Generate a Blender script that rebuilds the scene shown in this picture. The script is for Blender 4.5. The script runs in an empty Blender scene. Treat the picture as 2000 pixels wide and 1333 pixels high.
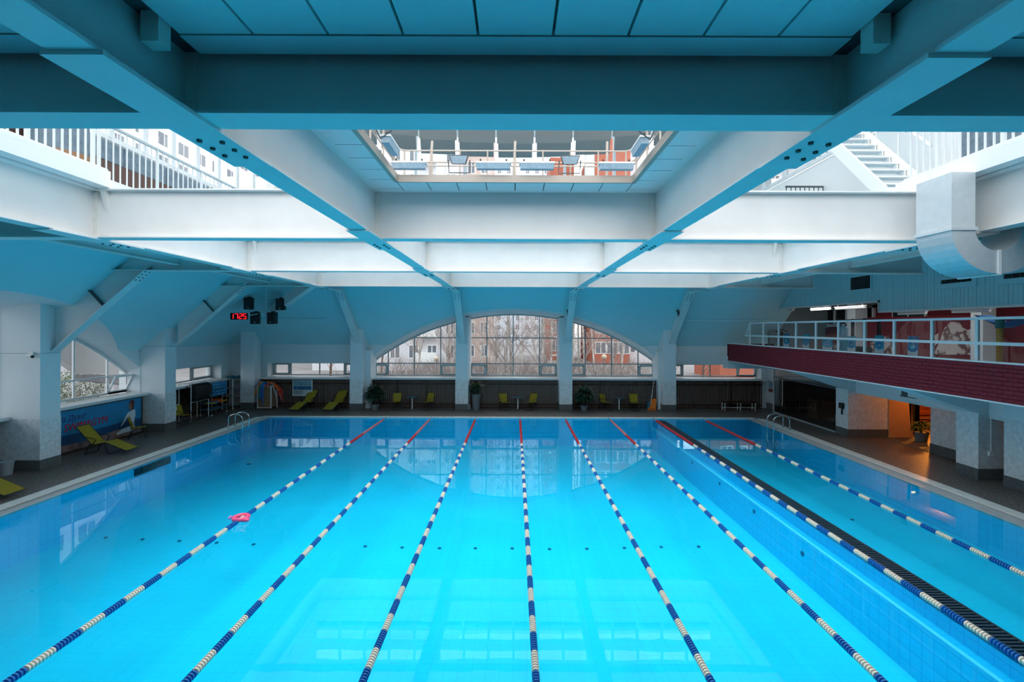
import bpy, bmesh, math, random
from mathutils import Vector, Matrix
random.seed(7)
SC = bpy.context.scene
COL = SC.collection
PI = math.pi

# ---------------------------------------------------------------- camera
CZ = 4.74                      # eye height over the pool deck (camera stands on a gallery)
FPX = 955.0                    # focal length in pixels of the 2000 px wide frame
VX, VY = 1005.0, 641.0
cam_d = bpy.data.cameras.new('camera')
cam_d.sensor_width = 36.0
cam_d.lens = FPX / 2000 * 36
cam_d.shift_x = -(VX - 1000) / 2000
cam_d.shift_y = -(666.5 - VY) / 2000
cam_d.clip_start = 0.05
cam_d.clip_end = 600
cam = bpy.data.objects.new('camera', cam_d)
COL.objects.link(cam)
cam.location = (0, 0, CZ)
cam.rotation_euler = (PI / 2, math.radians(-0.22), 0)
SC.camera = cam

# ---------------------------------------------------------------- exposure, world, daylight
SC.view_settings.view_transform = 'Standard'
SC.view_settings.look = 'None'
SC.view_settings.exposure = 0.0
SC.view_settings.gamma = 1.0
SC.view_settings.use_curve_mapping = False

world = bpy.data.worlds.new('overcast_sky')
SC.world = world
world.use_nodes = True
wn = world.node_tree.nodes
wn['Background'].inputs['Color'].default_value = (0.93, 0.97, 1.0, 1)
wn['Background'].inputs['Strength'].default_value = 2.7

def area(name, loc, rot, sx, sy, power, color=(1, 1, 1), spread=180):
    d = bpy.data.lights.new(name, 'AREA')
    d.shape = 'RECTANGLE'
    d.size = sx
    d.size_y = sy
    d.energy = power
    d.color = color
    d.spread = math.radians(spread)
    o = bpy.data.objects.new(name, d)
    COL.objects.link(o)
    o.location = loc
    o.rotation_euler = rot
    return o

# added area lamps: sky light over the roof, fill outside the unseen near glazing
area('added_roof_daylight', (0, 12.6, 15.2), (0, 0, 0), 20, 12.5, 1880, (0.96, 0.98, 1.0), 105)
area('centre_beam_fill', (0, 2.2, 11.4), (math.radians(72), 0, 0), 6.5, 5.0, 420, (1.0, 0.99, 0.97))  # added fill, narrowed to brighten the web of the centre cross beam

# ---------------------------------------------------------------- helpers
class MB:
    def __init__(s):
        s.v = []; s.f = []
    def poly(s, pts):
        n = len(s.v); s.v += [tuple(p) for p in pts]; s.f.append(tuple(range(n, n + len(pts)))); return s
    def box(s, x0, x1, y0, y1, z0, z1):
        n = len(s.v)
        s.v += [(x0, y0, z0), (x1, y0, z0), (x1, y1, z0), (x0, y1, z0), (x0, y0, z1), (x1, y0, z1), (x1, y1, z1), (x0, y1, z1)]
        for q in ((0, 3, 2, 1), (4, 5, 6, 7), (0, 1, 5, 4), (1, 2, 6, 5), (2, 3, 7, 6), (3, 0, 4, 7)):
            s.f.append(tuple(n + i for i in q))
        return s
    def obox(s, c, ex, ey, ez):
        c = Vector(c); ex = Vector(ex); ey = Vector(ey); ez = Vector(ez); n = len(s.v)
        for a, b, d in ((-1, -1, -1), (1, -1, -1), (1, 1, -1), (-1, 1, -1), (-1, -1, 1), (1, -1, 1), (1, 1, 1), (-1, 1, 1)):
            s.v.append(tuple(c + ex * a + ey * b + ez * d))
        for q in ((0, 3, 2, 1), (4, 5, 6, 7), (0, 1, 5, 4), (1, 2, 6, 5), (2, 3, 7, 6), (3, 0, 4, 7)):
            s.f.append(tuple(n + i for i in q))
        return s
    def bar(s, p0, p1, w, h, up=(0, 0, 1)):
        p0 = Vector(p0); p1 = Vector(p1); d = p1 - p0; L = d.length
        if L < 1e-6: return s
        d.normalize(); u = Vector(up)
        if abs(d.dot(u)) > 0.98: u = Vector((0, 1, 0))
        side = d.cross(u).normalized(); u = side.cross(d).normalized()
        return s.obox((p0 + p1) / 2, d * (L / 2), side * (w / 2), u * (h / 2))
    def tube(s, pts, r, n=8, cap=True, closed=False):
        pts = [Vector(p) for p in pts]; m = len(pts)
        rs = r if isinstance(r, (list, tuple)) else [r] * m
        base = len(s.v); prev = None
        for i, p in enumerate(pts):
            if closed: t = pts[(i + 1) % m] - pts[i - 1]
            else: t = pts[min(i + 1, m - 1)] - pts[max(i - 1, 0)]
            t.normalize()
            if prev is None:
                a = Vector((0, 0, 1)) if abs(t.z) < 0.9 else Vector((1, 0, 0))
                u = t.cross(a).normalized()
            else:
                u = prev - t * prev.dot(t)
                u = u.normalized() if u.length > 1e-6 else t.orthogonal().normalized()
            prev = u; w = t.cross(u)
            for k in range(n):
                a = 2 * PI * k / n
                s.v.append(tuple(p + (u * math.cos(a) + w * math.sin(a)) * rs[i]))
        for i in range(m if closed else m - 1):
            j = (i + 1) % m
            for k in range(n):
                l = (k + 1) % n
                s.f.append((base + i * n + k, base + i * n + l, base + j * n + l, base + j * n + k))
        if cap and not closed:
            s.f.append(tuple(base + k for k in reversed(range(n))))
            s.f.append(tuple(base + (m - 1) * n + k for k in range(n)))
        return s
    def lathe(s, prof, n=16, o=(0, 0, 0), axis='z'):
        base = len(s.v); o = Vector(o)
        for (r, h) in prof:
            for k in range(n):
                a = 2 * PI * k / n; c, d = r * math.cos(a), r * math.sin(a)
                p = (c, d, h) if axis == 'z' else ((h, c, d) if axis == 'x' else (d, h, c))
                s.v.append(tuple(o + Vector(p)))
        m = len(prof)
        for i in range(m - 1):
            for k in range(n):
                l = (k + 1) % n
                s.f.append((base + i * n + k, base + i * n + l, base + (i + 1) * n + l, base + (i + 1) * n + k))
        s.f.append(tuple(base + k for k in reversed(range(n))))
        s.f.append(tuple(base + (m - 1) * n + k for k in range(n)))
        return s
    def prism(s, pts, d):
        d = Vector(d); a = [Vector(p) for p in pts]; b = [p + d for p in a]; n = len(s.v); m = len(a)
        s.v += [tuple(p) for p in a] + [tuple(p) for p in b]
        s.f.append(tuple(range(n, n + m))); s.f.append(tuple(n + m + i for i in reversed(range(m))))
        for i in range(m):
            j = (i + 1) % m
            s.f.append((n + i, n + m + i, n + m + j, n + j))
        return s
    def ico(s, c, r, sub=1, jit=0.0, sq=(1, 1, 1)):
        bm = bmesh.new(); bmesh.ops.create_icosphere(bm, subdivisions=sub, radius=1)
        n = len(s.v)
        for v in bm.verts:
            k = r * (1 + random.uniform(-jit, jit))
            s.v.append((c[0] + v.co.x * k * sq[0], c[1] + v.co.y * k * sq[1], c[2] + v.co.z * k * sq[2]))
        for f in bm.faces: s.f.append(tuple(n + v.index for v in f.verts))
        bm.free(); return s
    def grid(s, fn, nu, nv):
        n = len(s.v)
        for j in range(nv + 1):
            for i in range(nu + 1): s.v.append(tuple(fn(i / nu, j / nv)))
        for j in range(nv):
            for i in range(nu):
                a = n + j * (nu + 1) + i; s.f.append((a, a + 1, a + nu + 2, a + nu + 1))
        return s
    def xf(s, M):
        s.v = [tuple(M @ Vector(p)) for p in s.v]; return s
    def mesh(s, name, mat, smooth=False, fix=True, off=None):
        me = bpy.data.meshes.new(name)
        vs = s.v if off is None else [(p[0] - off[0], p[1] - off[1], p[2] - off[2]) for p in s.v]
        me.from_pydata(vs, [], s.f)
        if fix:
            bm = bmesh.new(); bm.from_mesh(me); bmesh.ops.recalc_face_normals(bm, faces=bm.faces); bm.to_mesh(me); bm.free()
        if mat: me.materials.append(mat)
        if smooth:
            for p in me.polygons: p.use_smooth = True
        return me
    def build(s, name, mat, parent=None, smooth=False, fix=True, local=False):
        off = None if (parent is None or local) else root_loc(parent)
        me = s.mesh(name, mat, smooth, fix, off)
        return link(name, me, parent)

def root_loc(o):
    while o.parent: o = o.parent
    return tuple(o.location)
def link(name, me, parent=None, loc=None):
    o = bpy.data.objects.new(name, me); COL.objects.link(o)
    if parent: o.parent = parent
    if loc: o.location = loc
    return o
def tag(o, label, cat, group=None):
    o['label'] = label; o['category'] = cat
    if group: o['group'] = group
    return o
def stuff(o):
    o['kind'] = 'stuff'; return o
def struct(o):
    o['kind'] = 'structure'; return o
def thing(name, label, cat, loc=(0, 0, 0), group=None, rz=0):
    o = bpy.data.objects.new(name, None); COL.objects.link(o); o.location = loc; o.rotation_euler = (0, 0, rz)
    o.empty_display_size = 0.1
    return tag(o, label, cat, group)
def sroot(name, loc=(0, 0, 0)):
    o = bpy.data.objects.new(name, None); COL.objects.link(o); o.location = loc; o.empty_display_size = 0.1
    return struct(o)
def dup(root, loc, rz=0, label=None, group=None):
    KIDS = {}
    for o in bpy.data.objects:
        if o.parent: KIDS.setdefault(o.parent.name, []).append(o)
    r = root.copy(); COL.objects.link(r); r.location = loc; r.rotation_euler = (0, 0, rz)
    if label: r['label'] = label
    if group: r['group'] = group
    for ch in KIDS.get(root.name, []):
        c = ch.copy(); COL.objects.link(c); c.parent = r
        for g in KIDS.get(ch.name, []):
            d = g.copy(); COL.objects.link(d); d.parent = c
    return r
def at(px, py, Y):
    """world point seen at photograph pixel (px, py) at depth Y: used to take real sizes off the photograph"""
    return ((px - VX) * Y / FPX, Y, CZ - (py - VY) * Y / FPX)

# ---------------------------------------------------------------- materials
def nt(name):
    m = bpy.data.materials.new(name); m.use_nodes = True
    t = m.node_tree; b = t.nodes['Principled BSDF']
    return m, t, b
def mat(name, col, rough=0.6, metal=0.0, noise=0.0, nscale=6.0, bump=0.0, bscale=60.0, spec=0.4, emit=None, es=0.0, col2=None):
    m, t, b = nt(name)
    b.inputs['Base Color'].default_value = (*col, 1)
    b.inputs['Roughness'].default_value = rough
    b.inputs['Metallic'].default_value = metal
    b.inputs['Specular IOR Level'].default_value = spec
    tc = None
    if noise > 0 or col2:
        tc = t.nodes.new('ShaderNodeTexCoord')
        n = t.nodes.new('ShaderNodeTexNoise'); n.inputs['Scale'].default_value = nscale; n.inputs['Detail'].default_value = 6
        t.links.new(tc.outputs['Object'], n.inputs['Vector'])
        r = t.nodes.new('ShaderNodeValToRGB')
        c2 = col2 if col2 else tuple(c * (1 - noise) for c in col)
        r.color_ramp.elements[0].position = 0.32; r.color_ramp.elements[1].position = 0.68
        r.color_ramp.elements[0].color = (*c2, 1); r.color_ramp.elements[1].color = (*col, 1)
        t.links.new(n.outputs['Fac'], r.inputs['Fac']); t.links.new(r.outputs['Color'], b.inputs['Base Color'])
    if bump > 0:
        if not tc: tc = t.nodes.new('ShaderNodeTexCoord')
        n2 = t.nodes.new('ShaderNodeTexNoise'); n2.inputs['Scale'].default_value = bscale; n2.inputs['Detail'].default_value = 4
        t.links.new(tc.outputs['Object'], n2.inputs['Vector'])
        bp = t.nodes.new('ShaderNodeBump'); bp.inputs['Strength'].default_value = bump; bp.inputs['Distance'].default_value = 0.02
        t.links.new(n2.outputs['Fac'], bp.inputs['Height']); t.links.new(bp.outputs['Normal'], b.inputs['Normal'])
    if emit:
        b.inputs['Emission Color'].default_value = (*emit, 1); b.inputs['Emission Strength'].default_value = es
    return m
def grid_mat(name, col, joint, sx, sy, sz, w=0.012, rough=0.35, noise=0.05, speck=None):
    """tile colour with thin joints on a world-aligned 3D grid (sx, sy, sz tile sizes, 0 = no joints along that axis)"""
    m, t, b = nt(name)
    b.inputs['Roughness'].default_value = rough
    tc = t.nodes.new('ShaderNodeTexCoord')
    geo = t.nodes.new('ShaderNodeNewGeometry')
    sep = t.nodes.new('ShaderNodeSeparateXYZ'); t.links.new(geo.outputs['Position'], sep.inputs[0])
    sn = t.nodes.new('ShaderNodeSeparateXYZ'); t.links.new(geo.outputs['True Normal'], sn.inputs[0])
    tot = None
    for ax, sz_ in enumerate((sx, sy, sz)):
        if not sz_: continue
        d = t.nodes.new('ShaderNodeMath'); d.operation = 'PINGPONG'; d.inputs[1].default_value = sz_ / 2
        t.links.new(sep.outputs[ax], d.inputs[0])
        l = t.nodes.new('ShaderNodeMath'); l.operation = 'LESS_THAN'; l.inputs[1].default_value = w / 2
        t.links.new(d.outputs[0], l.inputs[0])
        ab = t.nodes.new('ShaderNodeMath'); ab.operation = 'ABSOLUTE'; t.links.new(sn.outputs[ax], ab.inputs[0])
        lt = t.nodes.new('ShaderNodeMath'); lt.operation = 'LESS_THAN'; lt.inputs[1].default_value = 0.7; t.links.new(ab.outputs[0], lt.inputs[0])
        mu = t.nodes.new('ShaderNodeMath'); mu.operation = 'MULTIPLY'; t.links.new(l.outputs[0], mu.inputs[0]); t.links.new(lt.outputs[0], mu.inputs[1])
        if tot is None: tot = mu
        else:
            mx = t.nodes.new('ShaderNodeMath'); mx.operation = 'MAXIMUM'
            t.links.new(tot.outputs[0], mx.inputs[0]); t.links.new(mu.outputs[0], mx.inputs[1]); tot = mx
    n = t.nodes.new('ShaderNodeTexNoise'); n.inputs['Scale'].default_value = 3.0 if speck is None else speck; n.inputs['Detail'].default_value = 8
    t.links.new(geo.outputs['Position'], n.inputs['Vector'])
    r = t.nodes.new('ShaderNodeValToRGB'); r.color_ramp.elements[0].position = 0.35; r.color_ramp.elements[1].position = 0.65
    r.color_ramp.elements[0].color = (*[c * (1 - noise) for c in col], 1); r.color_ramp.elements[1].color = (*col, 1)
    t.links.new(n.outputs['Fac'], r.inputs['Fac'])
    mix = t.nodes.new('ShaderNodeMix'); mix.data_type = 'RGBA'
    t.links.new(tot.outputs[0], mix.inputs[0]); t.links.new(r.outputs['Color'], mix.inputs[6]); mix.inputs[7].default_value = (*joint, 1)
    t.links.new(mix.outputs[2], b.inputs['Base Color'])
    return m
def glass_mat(name, tint=(1, 1, 1), refl=0.06, rough=0.0):
    m = bpy.data.materials.new(name); m.use_nodes = True; t = m.node_tree; t.nodes.clear()
    o = t.nodes.new('ShaderNodeOutputMaterial'); tr = t.nodes.new('ShaderNodeBsdfTransparent'); gl = t.nodes.new('ShaderNodeBsdfGlossy')
    tr.inputs[0].default_value = (*tint, 1); gl.inputs['Roughness'].default_value = rough
    fr = t.nodes.new('ShaderNodeFresnel'); fr.inputs['IOR'].default_value = 1.45
    mp = t.nodes.new('ShaderNodeMath'); mp.operation = 'MULTIPLY'; mp.inputs[1].default_value = refl / 0.04
    t.links.new(fr.outputs[0], mp.inputs[0]); mp.use_clamp = True
    mx = t.nodes.new('ShaderNodeMixShader'); t.links.new(mp.outputs[0], mx.inputs[0]); t.links.new(tr.outputs[0], mx.inputs[1]); t.links.new(gl.outputs[0], mx.inputs[2])
    t.links.new(mx.outputs[0], o.inputs[0])
    return m
def water_mat():
    m = bpy.data.materials.new('pool_water'); m.use_nodes = True; t = m.node_tree; t.nodes.clear()
    o = t.nodes.new('ShaderNodeOutputMaterial'); tr = t.nodes.new('ShaderNodeBsdfTransparent'); gl = t.nodes.new('ShaderNodeBsdfGlossy')
    tr.inputs[0].default_value = (0.42, 0.93, 0.99, 1); gl.inputs['Roughness'].default_value = 0.0; gl.inputs[0].default_value = (0.62, 0.90, 1.0, 1)
    tc = t.nodes.new('ShaderNodeTexCoord'); n = t.nodes.new('ShaderNodeTexNoise'); n.inputs['Scale'].default_value = 1.3; n.inputs['Detail'].default_value = 2
    t.links.new(tc.outputs['Object'], n.inputs['Vector'])
    bp = t.nodes.new('ShaderNodeBump'); bp.inputs['Strength'].default_value = 0.06; bp.inputs['Distance'].default_value = 0.02
    t.links.new(n.outputs['Fac'], bp.inputs['Height'])
    fr = t.nodes.new('ShaderNodeFresnel'); fr.inputs['IOR'].default_value = 1.33
    for x in (gl, fr): t.links.new(bp.outputs['Normal'], x.inputs['Normal'])
    mx = t.nodes.new('ShaderNodeMixShader'); t.links.new(fr.outputs[0], mx.inputs[0]); t.links.new(tr.outputs[0], mx.inputs[1]); t.links.new(gl.outputs[0], mx.inputs[2])
    t.links.new(mx.outputs[0], o.inputs[0])
    return m

M = {}
M['steel'] = mat('beam_paint', (0.80, 0.80, 0.79), 0.45, noise=0.06, nscale=1.5)
M['edge'] = mat('flange_edge_paint', (0.78, 0.77, 0.74), 0.5)
M['bolt'] = mat('bolt_steel', (0.10, 0.10, 0.10), 0.5, 0.4)
M['plaster'] = mat('white_plaster', (0.74, 0.80, 0.83), 0.8, noise=0.05, nscale=0.8, bump=0.15, bscale=120)
M['slope'] = mat('bounce_tinted_slope_plaster', (0.50, 0.79, 0.85), 0.8, noise=0.05, nscale=0.5, bump=0.25, bscale=90)  # cyan bounce from the pool put into the white plaster's colour
M['panel'] = mat('ceiling_panel_paint', (0.76, 0.78, 0.80), 0.6, noise=0.04, nscale=2)
M['tile_grey'] = grid_mat('grey_mottled_wall_tile', (0.74, 0.78, 0.80), (0.62, 0.65, 0.67), 0.6, 0.6, 0.6, 0.006, 0.4, 0.22, 9)
M['tile_dark'] = grid_mat('dark_granite_plinth', (0.115, 0.13, 0.135), (0.07, 0.08, 0.08), 0.6, 0.6, 0, 0.006, 0.4, 0.35, 14)
M['deck'] = grid_mat('speckled_deck_tile', (0.215, 0.172, 0.152), (0.11, 0.088, 0.078), 0.15, 0.15, 0, 0.007, 0.45, 0.75, 13)
M['cope'] = mat('coping_tile', (0.82, 0.82, 0.77), 0.35, noise=0.12, nscale=4)
M['grout'] = mat('coping_grout', (0.33, 0.34, 0.33), 0.8)
M['gutter'] = mat('gutter_ledge', (0.48, 0.50, 0.51), 0.5, noise=0.15, nscale=5)
M['pool'] = grid_mat('pool_tile', (0.045, 0.70, 0.88), (0.035, 0.59, 0.79), 0.25, 0.25, 0.25, 0.012, 0.3, 0.06, 1)
M['poolwall'] = grid_mat('pool_wall_tile', (0.03, 0.62, 0.90), (0.02, 0.46, 0.78), 0.25, 0.25, 0.25, 0.016, 0.3, 0.06, 1)
M['ledge'] = mat('pool_ledge_tile', (0.34, 0.78, 0.92), 0.3)
M['water'] = water_mat()
M['frame'] = mat('white_window_frame', (0.72, 0.75, 0.76), 0.45)
M['framegrey'] = mat('grey_window_frame', (0.40, 0.47, 0.49), 0.45)
M['framedark'] = mat('thin_dark_mullion', (0.20, 0.26, 0.28), 0.45)
M['glass'] = glass_mat('window_glass', (0.97, 0.985, 0.99), 0.05)
M['smoke'] = glass_mat('grey_rail_glass', (0.78, 0.83, 0.86), 0.035)
M['office_glass'] = glass_mat('dark_partition_glass', (0.48, 0.50, 0.50), 0.007)
M['sill'] = mat('white_sill', (0.66, 0.71, 0.72), 0.4)
M['wood'] = mat('dark_brown_slat', (0.060, 0.028, 0.018), 0.5, noise=0.35, nscale=7)
M['back'] = mat('pale_wall_behind_slats', (0.46, 0.45, 0.44), 0.7)
M['white'] = mat('white_paint', (0.78, 0.80, 0.80), 0.4)
M['black'] = mat('black_plastic', (0.012, 0.013, 0.015), 0.45)
M['blackmetal'] = mat('black_steel_tube', (0.02, 0.02, 0.022), 0.4)
M['chrome'] = mat('chrome_tube', (0.75, 0.77, 0.78), 0.12, 1.0)
M['yellow'] = mat('yellow_mesh_fabric', (0.34, 0.25, 0.012), 0.8, noise=0.2, nscale=30)
M['grey'] = mat('grey_plastic', (0.30, 0.33, 0.35), 0.5)
M['darkgrey'] = mat('dark_grey_plastic', (0.09, 0.10, 0.11), 0.5)
M['red'] = mat('red_float', (0.55, 0.02, 0.03), 0.35)
M['pink'] = mat('highlight_red_float', (0.62, 0.16, 0.18), 0.35)  # red float with its pinkish highlight put into the colour
M['blue'] = mat('blue_float', (0.010, 0.12, 0.40), 0.3)
M['cream'] = mat('cream_float', (0.74, 0.66, 0.55), 0.35)
M['brick'] = mat('dark_red_brick', (0.23, 0.014, 0.030), 0.7, noise=0.25, nscale=10, bump=0.2)
M['mortar'] = mat('dark_red_mortar', (0.12, 0.008, 0.016), 0.9)
M['clad'] = mat('bounce_tinted_board', (0.45, 0.80, 0.88), 0.5, noise=0.03, nscale=5)  # pool's cyan bounce on the boards is put into their colour
M['railmetal'] = mat('pale_rail_paint', (0.70, 0.74, 0.75), 0.4)
# ================================================================ setting
HB, HT = 6.61, 7.65                       # underside and top of the steel beams
GX = (-9.0, -3.0, 3.0, 9.0)
GY = (4.45, 10.45, 16.45, 22.45)
LW, BW, RW = -16.9, 29.2, 16.0            # wall planes: left, far, right
ARC_R, ARC_Z = 14.2, -8.62
def arch(d): return ARC_Z + math.sqrt(max(ARC_R ** 2 - d * d, 0))
SL = 0.844; SZ = 3.7                      # slope of the vaulted ceiling and the height where it starts

# ---- floor (deck) round the pool
fl = MB()
for (x0, x1, y0, y1) in ((-18, -13.6, -3, 30.2), (13.15, 24, -3, 31), (-13.6, 13.15, 26.1, 30.2), (-13.6, 13.15, -3, 0.2)):
    fl.box(x0, x1, y0, y1, -0.3, 0)
struct(fl.build('floor', M['deck']))

# ---- pool
PX0, PX1, PY0, PY1 = -12.9, 12.35, 0.6, 25.8
DIV0, DIV1 = 7.42, 7.76
pool = thing('pool_basin', 'large swimming pool basin lined with sky-blue tiles', 'pool', (0, 13, -1.45))
b = MB()
b.box(PX0, 7.12, PY0, PY1, -1.65, -1.45)
b.build('deep_floor', M['pool'], pool)
MB().box(DIV1 - 0.05, PX1, PY0, PY1, -1.30, -1.02).build('shallow_floor', M['pool'], pool)
b = MB()
b.box(PX0 - 0.3, PX0, PY0, PY1, -1.6, -0.10); b.box(PX1, PX1 + 0.4, PY0, PY1, -1.6, -0.10)
b.box(PX0 - 0.3, PX1 + 0.4, PY1, PY1 + 0.3, -1.6, -0.03); b.box(PX0 - 0.3, PX1 + 0.4, PY0 - 0.3, PY0, -1.6, -0.03)
b.build('pool_wall', M['poolwall'], pool)
b = MB(); b.box(DIV0 - 0.05, DIV1, PY0, PY1, -1.66, -0.14); b.build('dividing_wall', M['poolwall'], pool)
MB().box(7.10, DIV0 - 0.05, PY0, PY1, -1.66, -0.42).build('wall_footing_step', M['poolwall'], pool)
MB().box(7.10, 7.17, PY0, PY1, -0.42, -0.40).build('step_nosing', M['ledge'], pool)
dr = None
for (px, py) in ((420, 909), (487, 909), (1500, 888), (208, 1054), (280, 1057), (352, 1060), (425, 1063), (497, 1066), (715, 1069), (787, 1071), (860, 1072), (930, 1072), (1002, 1072), (1075, 1073), (1148, 1072), (1221, 1070), (1293, 1068), (1366, 1067), (1666, 1013), (1815, 1012), (1890, 1014), (54, 1088), (470, 832), (680, 832), (850, 834), (950, 834)):
    zf = -1.44 if px < 1600 else -1.01
    Y = (CZ - zf) * FPX / (py - VY)
    x = (px - VX) * Y / FPX
    if Y > PY1 - 0.4 or x > PX1 - 0.3 or x < PX0 + 0.3: continue
    if dr is None: dr = MB().lathe([(0.10, 0), (0.10, 0.012), (0.07, 0.02), (0.02, 0.02)], 12).mesh('inlet_cover', mat('dark_blue_inlet', (0.01, 0.12, 0.22), 0.5))
    o = link('inlet_cover', dr, pool); o.location = (x, Y - 13, zf + 1.45); o.scale = (1, 1, 1) if py < 1000 else (0.5, 0.5, 1)
for (px, py) in ((1297, 848), (1366, 901), (1422, 942), (1492, 998), (1590, 1080)):
    Y = 7.36 * FPX / (px - VX); z = CZ - (py - VY) * Y / FPX
    o = link('wall_inlet', dr, pool); o.location = (7.09, Y - 13, max(min(z, -0.6), -1.2) + 1.45); o.rotation_euler = (0, -PI / 2, 0); o.scale = (0.6, 0.6, 1)
gr = MB(); gr.box(PX0 - 0.02, PX0 + 0.05, 16.6, 18.3, -0.36, -0.12)
gr.build('skimmer_opening', M['black'], pool)
wt = MB(); wt.grid(lambda u, v: (PX0 - 0.3 + (PX1 + 0.4 - PX0 + 0.3) * u, PY0 - 0.02 + (PY1 - PY0 + 0.04) * v, -0.05), 4, 4)
tag(wt.build('pool_water', M['water'], fix=False), 'clear calm blue water filling the swimming pool', 'water')

# coping and overflow gutter
cp = thing('pool_coping', 'pale tiled coping and grey overflow ledge framing the pool', 'coping', (0, 13, 0))
b = MB(); b.box(-13.6, -13.2, 0.2, 26.1, -0.3, -0.012); b.box(12.75, 13.15, 0.2, 26.1, -0.3, -0.012); b.box(-13.2, 12.75, 25.8, 26.1, -0.029, -0.012); b.box(-13.2, 12.75, 0.2, 0.6, -0.029, -0.012)
b.build('grout_bed', M['grout'], cp)
for (xa, xb) in ((-13.2, PX0), (PX1, 12.75)): MB().box(xa, xb, 0.6, 25.8, -0.099, -0.042).build('overflow_ledge', M['gutter'], cp)
ct = MB().box(-0.19, 0.19, -0.243, 0.243, -0.012, 0.006).mesh('coping_tile', M['cope'])
cb = MB().box(-0.243, 0.243, -0.14, 0.14, -0.012, 0.006).mesh('coping_tile', M['cope'])
for i in range(51):
    y = 0.5 + 0.5 * i
    for x in (-13.4, 12.95):
        link('coping_tile', ct, cp, (x, y - 13, random.uniform(-0.001, 0.001)))
for i in range(52):
    link('coping_tile', cb, cp, (-13.05 + 0.5 * i, 25.95 - 13, random.uniform(-0.001, 0.001)))

# ---- dark slatted strip over the dividing wall
ds = thing('pool_divider_grating', 'dark slatted grating strip running over the underwater dividing wall', 'grating', (7.59, 13, -0.05))
b = MB(); b.box(DIV0 - 0.02, DIV0 + 0.02, 1, 25.2, -0.09, -0.015); b.box(DIV1 - 0.02, DIV1 + 0.02, 1, 25.2, -0.09, -0.015)
gm = mat('dark_navy_grating', (0.012, 0.035, 0.055), 0.5)
b.build('edge_rail', gm, ds)
MB().box(DIV0, DIV1, 1, 25.2, -0.10, -0.06).build('grating_tray', mat('teal_grating_tray', (0.01, 0.10, 0.16), 0.6), ds)
b = MB(); y = 1.05
while y < 25.2:
    b.box(DIV0, DIV1, y, y + 0.045, -0.06, -0.02); y += 0.085
stuff(b.build('grating_slats', gm, ds))
b = MB(); b.lathe([(0.17, 0), (0.17, 0.07)], 16, (7.59, 25.2, -0.09)); b.build('rounded_end', M['black'], ds)

# ---- walls
def tri_col(x0, x1, y0, y1, label, z_slope, front_only=None):
    pass
# far wall: columns of strips so that the arch is cut out of wall and slope
wb = MB(); sb = MB(); rv = MB()
N = 72
XA = 8.78
xs = [-XA + 2 * XA * i / N for i in range(N + 1)]
TOPZ = 8.95
ARC_F = 14.37
def archf(d): return ARC_Z + math.sqrt(max(ARC_F ** 2 - d * d, 0))
def yfront(z): return BW - max(0.0, (z - SZ) / SL)
SILL = 1.74
for i in range(N):
    xa, xb = xs[i], xs[i + 1]
    za, zb = archf(xa), archf(xb)
    ya, yb = yfront(za), yfront(zb)
    sb.poly([(xa, ya, max(za, SZ)), (xb, yb, max(zb, SZ)), (xb, yfront(TOPZ), TOPZ), (xa, yfront(TOPZ), TOPZ)])
    if za < SZ or zb < SZ:
        wb.poly([(xa, BW, min(za, SZ)), (xb, BW, min(zb, SZ)), (xb, BW, SZ), (xa, BW, SZ)])
    rv.poly([(xa, ya, za), (xb, yb, zb), (xb, 30.1, arch(xb)), (xa, 30.1, arch(xa))])
def slope_b(x0, x1, x0t, x1t):
    sb.poly([(x0, BW, SZ), (x1, BW, SZ), (x1t, yfront(TOPZ), TOPZ), (x0t, yfront(TOPZ), TOPZ)])
dT = (TOPZ - SZ) / SL
slope_b(LW, -XA, LW + dT, -XA)
slope_b(XA, 15.2, XA, 15.2)
# corner bays: wall above and below the strip windows
for (x0, x1, w0, w1) in ((LW, -XA, -14.75, -9.6), (XA, 15.2, 9.6, 14.75)):
    wb.box(x0, x1, BW, BW + 0.15, 2.60, SZ); wb.box(x0, w0, BW, 30.1, SILL, 2.6); wb.box(w1, x1, BW, 30.1, SILL, 2.6)
    wb.box(w0, w1, BW + 0.16, 30.1, 2.60, 2.75)
wb.box(LW, 15.2, BW + 0.05, BW + 0.35, -0.1, SILL)      # parapet under the sills
for x in (-XA, -3.0, 3.0, XA):                           # piers between the window bays
    wb.box(x - 0.36, x + 0.36, 28.6, 30.1, 0, min(arch(x) + 0.3, 5.2) if abs(x) < 5 else 3.4)
wb.box(-24, 24, 30.1, 30.3, 6.2, 14)
struct(wb.build('wall_back', M['plaster'], fix=False))
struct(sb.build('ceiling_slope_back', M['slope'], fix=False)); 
struct(rv.build('trim_1', M['plaster'], fix=False))
# pale raised edge round the arch openings
e = MB()
def arch_strip(e, x0, x1, n, dr, th, fwd):
    pr = None
    for i in range(n + 1):
        x = x0 + (x1 - x0) * i / n
        z = archf(x); y = yfront(z)
        a = Vector((x, y - fwd, z - 0.01)); b2 = Vector((x, y - fwd - dr * 0.75, z + dr * 0.66))
        if pr: e.poly([pr[0], a, b2, pr[1]])
        pr = (a, b2)
for (x0, x1) in ((-8.0, -3.4), (-2.75, 2.75), (3.4, 8.0)): arch_strip(e, x0, x1, 30, 0.12, 0.05, 0.03)
for x in (-2.70, 2.62): e.box(x - 0.05, x + 0.05, 28.84, 28.98, 1.77, 5.2)
struct(e.build('trim_2', M['white'], fix=False))

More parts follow.
